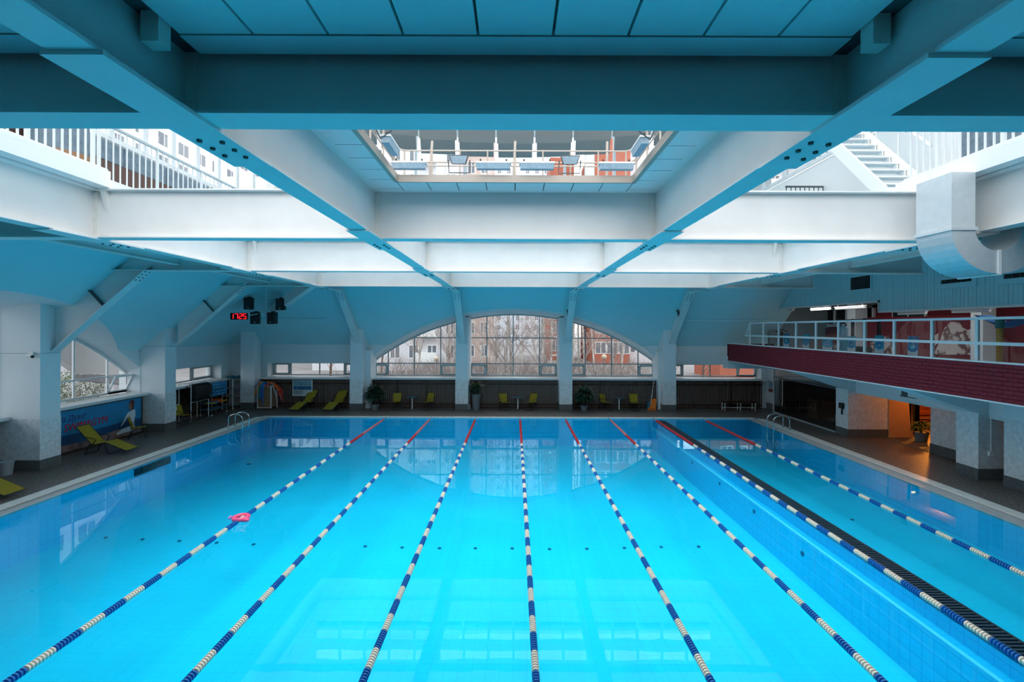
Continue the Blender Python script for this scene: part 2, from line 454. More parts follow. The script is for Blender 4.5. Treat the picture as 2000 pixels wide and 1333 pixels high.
# left wall, same composition turned: bays centred on Y = 13.45
wl = MB(); sl = MB(); rl = MB()
YC = 13.45
ysl = [YC - XA + 2 * XA * i / N for i in range(N + 1)]
def xfront(z): return LW + max(0.0, (z - SZ) / SL)
for i in range(N):
    ya, yb = ysl[i], ysl[i + 1]
    za, zb = archf(ya - YC), archf(yb - YC)
    xa, xb = xfront(za), xfront(zb)
    sl.poly([(xa, ya, max(za, SZ)), (xb, yb, max(zb, SZ)), (xfront(TOPZ), yb, TOPZ), (xfront(TOPZ), ya, TOPZ)])
    if za < SZ or zb < SZ: wl.poly([(LW, ya, min(za, SZ)), (LW, yb, min(zb, SZ)), (LW, yb, SZ), (LW, ya, SZ)])
    rl.poly([(xa, ya, za), (xb, yb, zb), (-17.7, yb, arch(yb - YC)), (-17.7, ya, arch(ya - YC))])
sl.poly([(LW, YC + XA, SZ), (LW, BW, SZ), (xfront(TOPZ), BW - dT, TOPZ), (xfront(TOPZ), YC + XA, TOPZ)])
sl.poly([(LW, -3, SZ), (LW, YC - XA, SZ), (xfront(TOPZ), YC - XA, TOPZ), (xfront(TOPZ), -3, TOPZ)])
wl.box(LW - 0.15, LW, YC + XA, BW, 2.6, SZ); wl.box(-17.8, LW, YC + XA, 22.9, SILL, 2.6); wl.box(-17.8, LW, 28.2, 30.2, SILL, 2.6)
wl.box(-17.8, LW - 0.16, 22.9, 28.2, 2.6, 2.75)
wl.box(LW - 0.35, LW - 0.05, -3, 30.2, -0.1, SILL)
wl.box(LW - 0.3, LW, -3, YC - XA, SILL, SZ)
for (y0, y1, z1) in ((15.9, 16.7, 5.6), (9.9, 10.7, 5.6), (22.02, 22.78, 3.6)): wl.box(-17.8, -16.85, y0, y1, 0, z1)
struct(wl.build('wall_left', M['plaster'], fix=False))
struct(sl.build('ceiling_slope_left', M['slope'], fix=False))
struct(rl.build('trim_3', M['plaster'], fix=False))
bk = MB(); bk.box(-18, 24, -3.3, -3, -0.1, 9)
struct(bk.build('wall_near', mat('dim_brown_near_wall', (0.10, 0.08, 0.07), 0.8)))  # unseen wall kept dark to cut white bounce onto the nearest beam

# step lines on the corner vaults
e = MB()
for (x0, x1) in ((-15.0, -10.6), (9.6, 14.6)):
    z = 5.22; y = yfront(z); e.box(x0, x1, y - 0.06, y + 0.25, z - 0.05, z)
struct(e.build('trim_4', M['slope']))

MB_ = MB().box(11.45, 24, -3, 29.5, 7.70, 7.9); MB_.box(-24, -11.45, -3, 23, 9.1, 9.3); MB_.box(-24, 24, 22.85, 31, 9.1, 9.3)
struct(MB_.build('ceiling_outer', M['white'], fix=True))
# ---- ceiling over the near bay: long panels with recessed joints
cl = sroot('ceiling', (0, 0, 7.17))
MB().box(-18, 18, -3.3, 4.437, 7.22, 7.4).build('ceiling_backing', M['darkgrey'], cl)
for (x0, x1) in ((-8.75, -3.2), (-2.8, 2.8), (3.2, 8.75)):
    n = 9; w = (x1 - x0) / n
    for k in range(n):
        for (y0, y1) in ((-3, 4.05),):
            MB().box(x0 + k * w + 0.012, x0 + (k + 1) * w - 0.012, y0, y1, 7.17, 7.22).build('ceiling_panel', M['panel'], cl)
    MB().box(x0, x1, 4.07, 4.34, 7.165, 7.22).build('edge_panel', M['panel'], cl)
for (x0, x1) in ((-18, -9.2), (9.2, 18)):
    MB().box(x0, x1, -3, 4.3, 7.17, 7.22).build('ceiling_panel', M['panel'], cl)

# ---- steel grid: four long beams, cross beams between them
def ibeam_y(mbw, mbb, x, y0, y1, hb=HB, ht=HT, fw=0.35):
    mbw.box(x - 0.012, x + 0.012, y0, y1, hb + 0.025, ht - 0.025)
    mbb.box(x - fw / 2, x + fw / 2, y0, y1, hb, hb + 0.03)
names = ('long steel beam at the far left of the grid, beside the left gallery', 'long steel beam left of the central rooflight',
         'long steel beam right of the central rooflight', 'long steel beam at the far right, passing above the elbow duct')
for gi, x in enumerate(GX):
    t = thing('steel_beam', 'white ' + names[gi], 'beam', (x, 10, HB), 'long roof beams')
    y1 = 24.9
    MB().box(x - 0.012, x + 0.012, -2.9, y1, HB + 0.03, HT - 0.03).build('web', M['steel'], t)
    MB().box(x - 0.175, x + 0.175, -2.9, y1, HB, HB + 0.03).build('bottom_flange', M['steel'], t)
    MB().box(x - 0.175, x + 0.175, -2.9, y1, HT - 0.03, HT).build('top_flange', M['steel'], t)
    for gy in GY:
        MB().box(x - 0.215, x + 0.215, gy - 1.15, gy + 1.15, HB - 0.035, HB + 0.001).build('cover_plate', M['steel'], t)
        bo = MB()
        for sx in (-0.10, 0.10):
            for k in range(3):
                bo.lathe([(0.028, -0.022), (0.028, 0)], 6, (x + sx, gy + 0.35 + 0.21 * k + (0.04 if sx > 0 else 0), HB - 0.034))
        stuff(bo.build('plate_bolts', M['bolt'], t))
cnames = ('nearest dark cross beam below the flat ceiling', 'second cross beam, at the near edge of the open bays', 'third cross beam from the camera', 'farthest cross beam, before the arched windows')
EXT = ((-14.2, 13.7),) * 4
for ci, y in enumerate(GY):
    t = thing('cross_beam', 'white steel ' + cnames[ci], 'beam', (0, y, HB), 'cross roof beams')
    spans = [(EXT[ci][0], -9.013)] + [(GX[i] + 0.013, GX[i + 1] - 0.013) for i in range(3)] + [(9.013, EXT[ci][1])]
    for (x0, x1) in spans:
        out = abs(x0) > 9.0 and abs(x1) > 9.0
        MB().box(x0, x1, y - 0.012, y + 0.012, HB + 0.03, HT - 0.03).build('web', M['steel'], t)
        a, c = (x0 + 0.165, x1 - 0.165) if not out else ((x0, x1 - 0.165) if x0 < 0 else (x0 + 0.165, x1))
        MB().box(a, c, y - 0.175, y + 0.175, HB + 0.001, HB + 0.029).build('bottom_flange', M['steel'], t)
        MB().box(a, c, y - 0.175, y + 0.175, HT - 0.029, HT - 0.001).build('top_flange', M['steel'], t)
        if not out:
            for (xe, sg) in ((x0, 1), (x1, -1)):
                MB().box(min(xe, xe + sg * 0.11), max(xe, xe + sg * 0.11), y - 0.035, y - 0.012, HB + 0.04, HT - 0.05).build('end_cleat', M['edge'], t)
                bo = MB()
                for k in range(4): bo.lathe([(0.018, -0.06), (0.018, -0.03)], 6, (xe + sg * 0.06, y, HB + 0.18 + 0.23 * k), 'y')
                stuff(bo.build('cleat_bolts', M['edge'], t))
    # tapered stiffeners beside the outer beams
    for xx in (-8.70, 8.70):
        if ci > 0:
            MB().prism([(xx - 0.04, y - 0.16, HT - 0.03), (xx + 0.04, y - 0.16, HT - 0.03), (xx + 0.04, y - 0.02, HT - 0.46), (xx - 0.04, y - 0.02, HT - 0.46)], (0, 0.12, 0)).build('stiffener', M['edge'], t)
    if ci == 0:
        for xx in (-2.87, 2.87):
            MB().box(xx - 0.07, xx + 0.07, y - 0.62, y - 0.48, HT - 0.67, HT - 0.42).build('stiffener', M['edge'], t)

# slanted struts from the columns up to the grid
def strut(p_in, p_out, ax, label):
    """p_in: upper (inner) lower edge point, p_out: foot at the column; ax: 'x' left wall, 'y' far wall"""
    t = thing('slanted_strut', label, 'strut', tuple(p_out), 'slanted struts under the roof edge')
    a = Vector(p_in); c = Vector(p_out); d = (a - c)
    up = Vector((0, 0, 1.46)); side = Vector((0, 1, 0)) if ax == 'x' else Vector((1, 0, 0))
    MB().prism([c, a, a + up, c + up], side * 0.024).build('web', M['steel'], t)
    n = d.cross(side).normalized(); n = n if n.z > 0 else -n
    MB().obox((a + c) / 2 + side * 0.012, d / 2, side * 0.175, n * 0.016).build('bottom_flange', M['steel'], t)
    MB().obox((a + c) / 2 + up + side * 0.012, d / 2, side * 0.175, n * 0.016).build('top_flange', M['steel'], t)
    q = c + d * 0.52
    MB().prism([q + up * 0.02, q + n * 1.06, q + n * 1.06 + d.normalized() * 0.03, q + up * 0.02 + d.normalized() * 0.03], side * -0.15).build('stiffener', M['darkgrey'], t)
    bo = MB()
    for s1 in (-0.09, 0.09):
        for k in range(4):
            pc = a - d.normalized() * (0.25 + 0.14 * k) + side * (s1 + 0.012) - n * 0.02
            bo.obox(pc, d.normalized() * 0.02, side * 0.02, n * 0.012)
    stuff(bo.build('flange_bolts', M['bolt'], t))
lab = ('leftmost', 'second from left', 'second from right', 'rightmost')
for i, x in enumerate(GX):
    strut((x, 24.9, HB + 0.05), (x, 28.05, 3.85), 'y', 'slanted white steel strut on the far wall, %s of the four' % lab[i])
for y, nm in ((10.45, 'nearest'), (16.45, 'second'), (22.45, 'third, beside the corner bay')):
    strut((-12.2, y, HB + 0.15), (-15.45, y, 3.9), 'x', 'slanted white steel strut on the left wall, %s' % nm)
# diagonal hip strut in the left corner
t = thing('corner_strut', 'short diagonal steel strut above the corner column with the loudspeakers', 'strut', (-15, 28, 5.0))
MB().bar((-9.4, 22.9, 6.9), (-13.2, 26.6, 5.6), 0.3, 0.5).build('strut_body', M['steel'], t)
# secondary purlins between outer beam and slope
for (sx, nm) in ((-1, 'left'), (1, 'right')):
    t = thing('roof_purlin', 'secondary white purlin outside the %s outer beam' % nm, 'beam', (sx * 11.3, 12, 6.8))
    x = sx * 11.3
    MB().box(x - 0.09, x + 0.09, -2.9, 22.4, 6.80, 6.83).build('bottom_flange', M['steel'], t)
    MB().box(x - 0.012, x + 0.012, -2.9, 22.4, 6.83, 7.6).build('web', M['steel'], t)

# ---- columns
def column(name, label, x0, x1, y0, y1, ztop, tile=1.70, base=0.36, group='columns round the pool hall'):
    t = thing('column', label, 'column', ((x0 + x1) / 2, (y0 + y1) / 2, 0), group)
    MB().box(x0, x1, y0, y1, tile, ztop).build('shaft', M['plaster'], t)
    if x1 < -15.2 and ztop < 6: MB().box(x0, x1 + 0.006, y0 - 0.006, y1 + 0.006, 3.84, 3.855).build('joint_line', M['grey'], t)
    MB().box(x0 - 0.012, x1 + 0.012, y0 - 0.012, y1 + 0.012, base, tile).build('tile_facing', M['tile_grey'], t)
    MB().box(x0 - 0.02, x1 + 0.02, y0 - 0.02, y1 + 0.02, 0.001, base).build('plinth', M['tile_dark'], t)
    return t
cl_ = ('first pale column from the left on the far wall', 'pale column just left of the central arched window', 'pale column just right of the central arched window', 'rightmost pale column on the far wall, beside the orange dustpan')
for i, x in enumerate((-9.08, -3.02, 2.96, 8.92)):
    column('column', cl_[i], x - 0.36, x + 0.36, 28.08, 29.80, 5.35)
column('column', 'big left pier next to the grey bin', -16.85, -15.48, 15.96, 16.68, 5.62)
column('column', 'left pier between the slogan banner and the wetsuit rack', -16.85, -15.75, 22.05, 22.75, 5.4)
column('column', 'nearest left pier outside the picture edge', -16.85, -15.48, 9.96, 10.68, 5.62)
column('column', 'corner column under the loudspeakers', -15.85, -15.05, 28.3, 29.0, 6.1)
# ================================================================ windows
def window(name, P, u0, u1, mull, trans, top, sill=1.80, cas=(), tilt=(), fw=0.07, mf=None, cf=None):
    """P(u, z, d) -> world point (d > 0 towards the outside); top(u) -> head height"""
    mf = mf or M['framedark']; cf = cf or M['framegrey']
    r = sroot(name, P((u0 + u1) / 2, sill, 0))
    cuts = [u0] + list(mull) + [u1]
    def bar(mb, a, c, w, dp=0.08): 
        A = Vector(P(a[0], a[1], 0)); B = Vector(P(c[0], c[1], 0))
        dd = (Vector(P(0, 0, 1)) - Vector(P(0, 0, 0)))
        mb.bar(A, B, dp, w, up=(0, 0, 1)) if abs(B.z - A.z) < abs((B - A).length) * 0.9 else mb.bar(A, B, w, dp, up=dd)
    f = MB()
    n = 14
    pts = [(u0 + (u1 - u0) * i / n, top(u0 + (u1 - u0) * i / n) - fw / 2) for i in range(n + 1)]
    pts = [p for p in pts if p[1] > sill + 0.1]
    for i in range(len(pts) - 1): bar(f, pts[i], pts[i + 1], fw)
    bar(f, (u0, sill), (u0, pts[0][1]), fw); bar(f, (u1, sill), (u1, pts[-1][1]), fw); bar(f, (u0, sill + fw / 2), (u1, sill + fw / 2), fw)
    f.build('outer_frame', cf, r)
    for u in mull:
        m_ = MB(); bar(m_, (u, sill), (u, top(u) - 0.02), 0.055, 0.066); m_.build('mullion', mf, r)
    for z in trans:
        us = [u0 + (u1 - u0) * i / 40 for i in range(41) if top(u0 + (u1 - u0) * i / 40) > z + 0.02]
        if us:
            m_ = MB(); bar(m_, (us[0], z), (us[-1], z), 0.055, 0.054); m_.build('transom', mf, r)
    zs = [sill] + list(trans) + [99]
    for i in range(len(cuts) - 1):
        for j in range(len(zs) - 1):
            a, c = cuts[i], cuts[i + 1]
            if (i, j) in tilt or ((i - len(cuts) + 1, j) in tilt):
                q = MB(); h = zs[j + 1] - zs[j] if zs[j + 1] < 50 else top((a + c) / 2) - zs[j]
                k = 0.42
                A = [P(a + 0.05, zs[j] + 0.1, 0), P(c - 0.05, zs[j] + 0.1, 0), P(c - 0.05, zs[j] + h * 0.98, -h * k), P(a + 0.05, zs[j] + h * 0.98, -h * k)]
                for s_ in range(4): q.bar(A[s_], A[(s_ + 1) % 4], 0.07, 0.07)
                sf = q.build('open_sash', cf, r)
                MB().poly(A).build('pane', M['glass'], sf, fix=False)
                q = MB(); B = [P(a + 0.03, zs[j] + 0.05, 0), P(c - 0.03, zs[j] + 0.05, 0), P(c - 0.03, zs[j] + h - 0.03, 0), P(a + 0.03, zs[j] + h - 0.03, 0)]
                for s_ in range(4): q.bar(B[s_], B[(s_ + 1) % 4], 0.08, 0.08)
                q.build('sash_frame', cf, r)
                continue
            us = [a + (c - a) * k / 8 for k in range(9)]
            us = [u for u in us if top(u) > zs[j] + 0.03]
            if len(us) < 2: continue
            tp = [(u, min(zs[j + 1], top(u))) for u in us]
            poly = [P(us[0], zs[j], 0), P(us[-1], zs[j], 0)] + [P(u, z, 0) for (u, z) in reversed(tp)]
            par = r
            if (i, j) in cas or ((i - len(cuts) + 1, j) in cas):
                q = MB(); h = min(zs[j + 1], top((a + c) / 2)); g = 0.09
                B = [P(a + g, zs[j] + g, -0.02), P(c - g, zs[j] + g, -0.02), P(c - g, h - g, -0.02), P(a + g, h - g, -0.02)]
                for s_ in range(4): q.bar(B[s_], B[(s_ + 1) % 4], 0.13, 0.13)
                par = q.build('sash_frame', cf, r)
            MB().poly(poly).build('pane', M['glass'], par, fix=False)
    return r
PB = lambda u, z, d: (u, 29.9 + d, z)
PL = lambda u, z, d: (-17.5 - d, u, z)
window('window_1', PB, -8.55, -3.3, (-7.71, -6.12, -4.51), (2.55, 4.13), lambda u: arch(u), cas=((0, 0), (-1, 0)))
window('window_2', PB, -2.72, 2.62, (-1.69, -0.08, 1.52), (2.55, 4.13), lambda u: arch(u), cas=((0, 0), (-1, 0)))
window('window_3', PB, 3.3, 8.55, (4.32, 5.93, 7.55), (2.55, 4.13), lambda u: arch(u), cas=((0, 0), (-1, 0)))
window('window_4', PB, -14.7, -9.65, (-13.65, -11.9, -10.4), (), lambda u: 2.6, cas=((0, 0), (-1, 0)))
window('window_5', PB, 9.65, 14.7, (10.3, 11.95, 13.6), (), lambda u: 2.6, cas=((0, 0),), tilt=((3, 0),))
at2 = lambda u: arch(u - YC)
window('window_6', PL, 16.7, 22.05, (17.9, 19.4, 21.0), (2.58,), at2, cas=(), tilt=((-1, 0),), mf=M['frame'], cf=M['frame'], fw=0.09)
window('window_7', PL, 10.75, 15.9, (12.1, 13.45, 14.8), (2.58, 4.13), at2, mf=M['frame'], cf=M['frame'], fw=0.09)
window('window_8', PL, 22.95, 28.15, (24.2, 26.4), (), lambda u: 2.6, cas=((-1, 0),))
# sills
sills = sroot('trim_5', (0, 29, 1.7))
for (x0, x1) in ((-16.6, -9.45), (-8.7, -3.4), (-2.66, 2.6), (3.35, 8.55), (9.3, 14.95)):
    MB().box(x0, x1, 28.85, 29.88, 1.66, 1.765).build('sill_board', M['sill'], sills)
for (y0, y1) in ((16.7, 22.03), (22.77, 28.9), (10.7, 15.95)):
    MB().box(-17.45, -16.45, y0, y1, 1.66, 1.765).build('sill_board', M['sill'], sills)

# slatted radiator covers under the far windows
n_slat = 0
def slats(x0, x1, label, y=29.02):
    t = thing('slatted_radiator_cover', label, 'radiator cover', ((x0 + x1) / 2, y, 0), 'slatted covers below the far windows')
    MB().box(x0, x1, y + 0.14, y + 0.17, 0.03, 1.6).build('backing', M['back'], t)
    b = MB(); k = x0 + 0.05
    while k < x1 - 0.05:
        b.box(k - 0.028, k + 0.028, y, y + 0.03, 0.04, 1.62); k += 0.108
    stuff(b.build('slats', M['wood'], t))
    for z in (1.42, 0.22): MB().box(x0, x1, y + 0.03, y + 0.075, z - 0.07, z + 0.02).build('cross_rail', M['wood'], t)
    MB().box(x0, x1, y - 0.004, y + 0.1, 0.001, 0.05).build('bottom_rail', M['wood'], t)
    MB().box(x0, x1, y - 0.004, y + 0.1, 1.60, 1.66).build('top_rail', M['wood'], t)
    for xx in (x0 + 0.03, x0 + (x1 - x0) * 0.33, x0 + (x1 - x0) * 0.66, x1 - 0.03):
        MB().box(xx - 0.02, xx + 0.02, y - 0.012, y + 0.0, 0.02, 1.62).build('cover_strip', M['wood'], t)
slats(-14.9, -9.46, 'dark brown slatted cover behind the noodle cart and two loungers')
slats(-8.66, -3.42, 'dark brown slatted cover under the left half of the big arch')
slats(-2.60, 2.56, 'dark brown slatted cover under the central arched window')
slats(3.36, 8.52, 'dark brown slatted cover under the right half of the big arch')
slats(9.32, 14.7, 'dark brown slatted cover behind the low white-legged bench')

def slats_left(y0, y1, label, x=-16.62):
    t = thing('slatted_radiator_cover', label, 'radiator cover', (x, (y0 + y1) / 2, 0), 'slatted covers below the left windows')
    MB().box(x - 0.2, x - 0.17, y0, y1, 0.03, 1.6).build('backing', M['wood'], t)
    b = MB(); k = y0 + 0.05
    while k < y1 - 0.05:
        b.box(x - 0.03, x, k - 0.028, k + 0.028, 0.04, 1.62); k += 0.108
    stuff(b.build('slats', M['wood'], t))
    for z in (1.42, 0.22): MB().box(x - 0.075, x - 0.03, y0, y1, z - 0.07, z + 0.02).build('cross_rail', M['wood'], t)
slats_left(22.85, 28.9, 'dark slatted cover behind the wetsuit rack and gear shelf', -16.84)
# ================================================================ lantern above the beams
bluegrey = mat('blue_grey_stone_panel', (0.18, 0.25, 0.31), 0.7, noise=0.35, nscale=6)
brownp = mat('brown_skirting_panel', (0.10, 0.055, 0.045), 0.6)
beige = mat('beige_rail_paint', (0.42, 0.36, 0.31), 0.5)
LWX = -10.5
wa = MB()
wa.box(-11, 11, 22.6, 22.8, HT, 8.65); wa.box(-11, -9.2, 22.6, 22.8, 8.6, 14.2); wa.box(9.2, 11, 22.6, 22.8, 8.6, 14.2)
wa.box(-9.2, 9.2, 22.6, 22.8, 9.75, 10.0); wa.box(-9.2, 9.2, 22.6, 22.8, 10.7, 11.0); wa.box(-11, 11, 22.6, 22.8, 13.7, 14.2)
struct(wa.build('wall_lantern_far', M['white']))
wf = MB(); wf.box(-11, 11, 3.4, 3.6, 7.4, 8.7); wf.box(-11, 11, 3.4, 3.6, 13.6, 14.2)
for x in (-9.2, -6.1, -3, 0, 3, 6.1, 9.2): wf.box(x - 0.12, x + 0.12, 3.4, 3.6, 8.6, 13.7)
struct(wf.build('wall_lantern_near', M['white']))
def lwin(name, P, us, z0, z1, post, fm):
    r = sroot(name, P((us[0] + us[-1]) / 2, z0, 0))
    for u in us:
        q = MB(); A = Vector(P(u - post / 2, z0, -0.07)); B = Vector(P(u + post / 2, z1, 0.07))
        q.box(min(A.x, B.x), max(A.x, B.x), min(A.y, B.y), max(A.y, B.y), z0 + 0.02, z1 - 0.02); q.build('post', fm, r)
    for z in (z0, z1):
        q = MB(); A = Vector(P(us[0], 0, -0.055)); B = Vector(P(us[-1], 0, 0.055))
        q.box(min(A.x, B.x), max(A.x, B.x), min(A.y, B.y), max(A.y, B.y), z - 0.06, z + 0.06); q.build('rail', fm, r)
    for i in range(len(us) - 1):
        MB().poly([P(us[i], z0, 0), P(us[i + 1], z0, 0), P(us[i + 1], z1, 0), P(us[i], z1, 0)]).build('pane', M['glass'], r, fix=False)
PF = lambda u, z, d: (u, 22.7 + d, z)
us = [-9.2 + 18.4 * i / 16 for i in range(17)]
lwin('window_9', PF, us, 8.7, 9.7, 0.1, M['frame'])
lwin('window_10', PF, us, 10.05, 10.65, 0.1, M['frame'])
lwin('window_11', PF, us[::2], 11.05, 13.65, 0.12, M['frame'])
lwin('window_12', lambda u, z, d: (LWX - d, u, z), [9.2 + 1.15 * i for i in range(12)], 9.60, 13.0, 0.17, M['frame'])
lwin('window_13', lambda u, z, d: (-LWX + d, u, z), [4.6 + 1.6 * i for i in range(12)], 10.6, 13.0, 0.17, M['frame'])
for (sx, nm, zt) in ((-1, 'left', 9.52), (1, 'right', 10.5)):
    x = sx * 10.5
    MB_ = MB().box(min(x, x + sx * 0.2), max(x, x + sx * 0.2), 3.4, 22.7, 7.68, zt)
    MB_.box(min(x, x + sx * 0.2), max(x, x + sx * 0.2), 3.4, 22.7, 13.05, 14.2)
    struct(MB_.build('wall_lantern_' + nm, M['white']))
    t = sroot('baseboard_' + nm, (x - sx * 0.02, 12, 8))
    for k in range(12 if sx < 0 else 5):
        y0 = 3.6 + 1.58 * k
        MB().box(min(x, x - sx * 0.04), max(x, x - sx * 0.04), y0 + 0.02, y0 + 1.56, 9.0 if sx < 0 else 8.6, zt - 0.02).build('stone_panel', bluegrey, t)
    MB().box(min(x, x - sx * 0.06), max(x, x - sx * 0.06), 3.6, 22.6, 8.0, 8.98 if sx < 0 else 8.58).build('skirting', brownp, t)
# unseen roof, glazed to let daylight down onto the pool
rf = sroot('skylight', (0, 13, 14.3))
for i in range(6):
    for j in range(4):
        x0 = -9 + 3 * i; y0 = 3.6 + 3.8 * j
        MB().poly([(x0, y0, 14.3), (x0 + 3, y0, 14.3), (x0 + 3, y0 + 3.8, 14.3), (x0, y0 + 3.8, 14.3)]).build('pane', M['glass'], rf, fix=False)
MB().box(-9, 9, 18.8, 22.7, 14.25, 14.4).build('opaque_roof', M['white'], rf)
for i in range(7): MB().box(-9 + 3 * i - 0.06, -9 + 3 * i + 0.06, 3.6, 22.6, 14.2, 14.4).build('glazing_bar', M['frame'], rf)
for j in range(6): MB().box(-9, 9, 3.6 + 3.8 * j - 0.05, 3.6 + 3.8 * j + 0.05, 14.2, 14.4).build('glazing_bar', M['frame'], rf)
for sx in (-1, 1): MB().box(min(9 * sx, 11 * sx), max(9 * sx, 11 * sx), 3.4, 22.8, 14.2, 14.4).build('roof_edge', M['white'], rf)

# galleries on top of the outer beams
for (sx, nm, yend) in ((-1, 'left', 22.3), (1, 'right', 10.95)):
    x = sx * 8.52
    t = sroot('floor_gallery_' + nm, (x, 8, HT))
    MB().box(min(x, sx * 11.4), max(x, sx * 11.4), -2.9, yend if sx > 0 else 10.3, HT + 0.005, 7.93).build('slab', M['white'], t)
    if sx < 0: MB().box(-11.4, -8.8, 10.3, 22.3, HT + 0.005, 7.93).build('slab', M['white'], t)
    else: MB().box(9.6, 11.4, 10.95, 22.3, HT + 0.005, 7.93).build('slab', M['white'], t)
    MB().box(min(x, x + sx * 0.06), max(x, x + sx * 0.06), -2.9, yend if sx > 0 else 10.3, 7.931, 8.0).build('edge_curb', M['white'], t)
    # railing
    r = thing('gallery_railing', 'white baluster railing along the upper %s gallery' % nm, 'railing', (x + sx * 0.1, 8, 7.99))
    xr = x + sx * 0.1
    y1 = 10.3 if sx < 0 else 10.8
    k = 4.6; i = 0
    while k <= y1:
        w = 0.03 if i % 8 == 0 else 0.014
        MB().box(xr - w, xr + w, k - w, k + w, 7.94, 9.12).build('baluster', M['railmetal'], r); k += 0.168; i += 1
    MB().box(xr - 0.03, xr + 0.03, 4.5, y1 + 0.03, 9.10, 9.15).build('handrail', M['railmetal'], r)
    MB().box(xr - 0.02, xr + 0.02, 4.5, y1 + 0.03, 8.02, 8.06).build('bottom_rail', M['railmetal'], r)
r = thing('gallery_railing', 'white baluster railing with thin grey handrail, far stretch of the upper left gallery', 'railing', (-9.0, 16, 7.95))
k = 10.45
i = 0
while k < 19:
    w = 0.025 if i % 9 == 0 else 0.011
    MB().box(-8.9 - w, -8.9 + w, k - w, k + w, 7.94, 9.12).build('baluster', M['railmetal'], r); k += 0.19; i += 1
MB().box(-8.93, -8.87, 10.3, 19.1, 9.12, 9.17).build('handrail', M['framegrey'], r)
# brace frames near the end of the left gallery, seen past the railing
t = thing('wind_brace', 'beige crossed steel brace at the end of the upper left gallery', 'brace', (-9.6, 19.6, 7.95))
MB().bar((-9.6, 19.4, 8.0), (-9.6, 22.2, 10.8), 0.16, 0.16).build('diagonal', M['edge'], t)
MB().bar((-9.6, 19.4, 10.8), (-9.6, 22.2, 8.0), 0.12, 0.12).build('diagonal', M['edge'], t)
MB().box(-9.75, -9.45, 19.2, 19.4, 7.94, 12).build('post', M['edge'], t)
# round drum on the left gallery
t = thing('curved_drum', 'curved blue-grey drum standing behind the upper left railing', 'drum', (-9.9, 10.6, 7.95))
MB().lathe([(0.50, 8.45), (0.52, 10.4)], 20, (-9.9, 10.6, 0)).build('drum_shell', bluegrey, t, smooth=False)
MB().lathe([(0.42, 7.94), (0.42, 8.15), (0.55, 8.38), (0.55, 8.46)], 20, (-9.9, 10.6, 0)).build('drum_base', mat('ochre_base', (0.30, 0.16, 0.08), 0.7), t)
# steel stair on the right
t = thing('steel_stair', 'open white steel stair climbing from the upper right gallery', 'stair', (8.9, 11.2, 7.95))
for xs_ in (8.35, 9.42):
    MB().bar((xs_, 11.1, 7.85), (xs_, 15.4, 12.15), 0.05, 0.30).build('stringer', M['edge'], t)
for k in range(17):
    MB().box(8.375, 9.395, 11.25 + 0.24 * k, 11.5 + 0.24 * k, 8.08 + 0.24 * k, 8.12 + 0.24 * k).build('tread', M['steel'], t)
    for xs_ in (8.40, 9.37): MB().prism([(xs_, 11.25 + 0.24 * k, 8.08 + 0.24 * k), (xs_, 11.5 + 0.24 * k, 8.08 + 0.24 * k), (xs_, 11.25 + 0.24 * k, 7.88 + 0.24 * k)], (0.03 if xs_ < 9 else -0.03, 0, 0)).build('tread_bracket', M['steel'], t)
for xs_ in (9.44,):
    MB().tube([(xs_, 11.1, 8.9), (xs_, 15.4, 13.2)], 0.04, 8).build('handrail', M['railmetal'], t)
    for k in range(6): MB().tube([(xs_, 11.3 + 0.75 * k, 8.05 + 0.75 * k), (xs_, 11.3 + 0.75 * k, 9.1 + 0.75 * k)], 0.02, 6).build('post', M['railmetal'], t)
MB().box(8.3, 9.5, 10.95, 11.3, 7.7, 7.93).build('landing', M['steel'], t)
r = thing('stair_guard', 'dark railing across the upper right gallery beyond the steel stair', 'railing', (9.8, 16.6, 7.95))
for k in range(9): MB().box(9.20 + 0.155 * k, 9.225 + 0.155 * k, 16.59, 16.61, 7.94, 9.55).build('baluster', M['darkgrey'], r)
MB().box(9.18, 10.46, 16.57, 16.63, 9.55, 9.60).build('handrail', M['darkgrey'], r)

# ring of panels round the central rooflight opening, with lamps and catwalk rails
t = thing('rooflight_ring', 'narrow panelled soffit ring edging the central rooflight', 'soffit', (0, 7.5, 7.6))
for k in range(9):
    y0 = 4.65 + 0.6 * k
    for sx in (-1, 1):
        MB().box(min(sx * 2.83, sx * 2.33), max(sx * 2.83, sx * 2.33), y0 + 0.01, y0 + 0.585, 7.60, 7.645).build('soffit_panel', M['panel'], t)
for k in range(8):
    x0 = -2.32 + 0.58 * k
    MB().box(x0 + 0.01, x0 + 0.57, 9.58, 10.27, 7.60, 7.645).build('soffit_panel', M['panel'], t)
for sx in (-1, 1): MB().box(min(sx * 2.83, sx * 2.33), max(sx * 2.83, sx * 2.33), 10.06, 10.27, 7.60, 7.645).build('corner_panel', M['panel'], t)
for sx in (-1, 1): MB().box(min(sx * 2.36, sx * 2.28), max(sx * 2.36, sx * 2.28), 4.65, 9.58, 7.58, 7.72).build('inner_fascia', beige, t)
MB().box(-2.3, 2.3, 9.53, 9.58, 7.58, 7.72).build('inner_fascia', beige, t)
for sx in (-1, 1): MB().box(min(sx * 2.82, sx * 2.34), max(sx * 2.82, sx * 2.34), 4.66, 10.27, 7.646, 7.66).build('backing', M['darkgrey'], t)  # added strip above the panels, stops light leaking through their joints
MB().box(-2.33, 2.33, 9.59, 10.27, 7.646, 7.66).build('backing', M['darkgrey'], t)
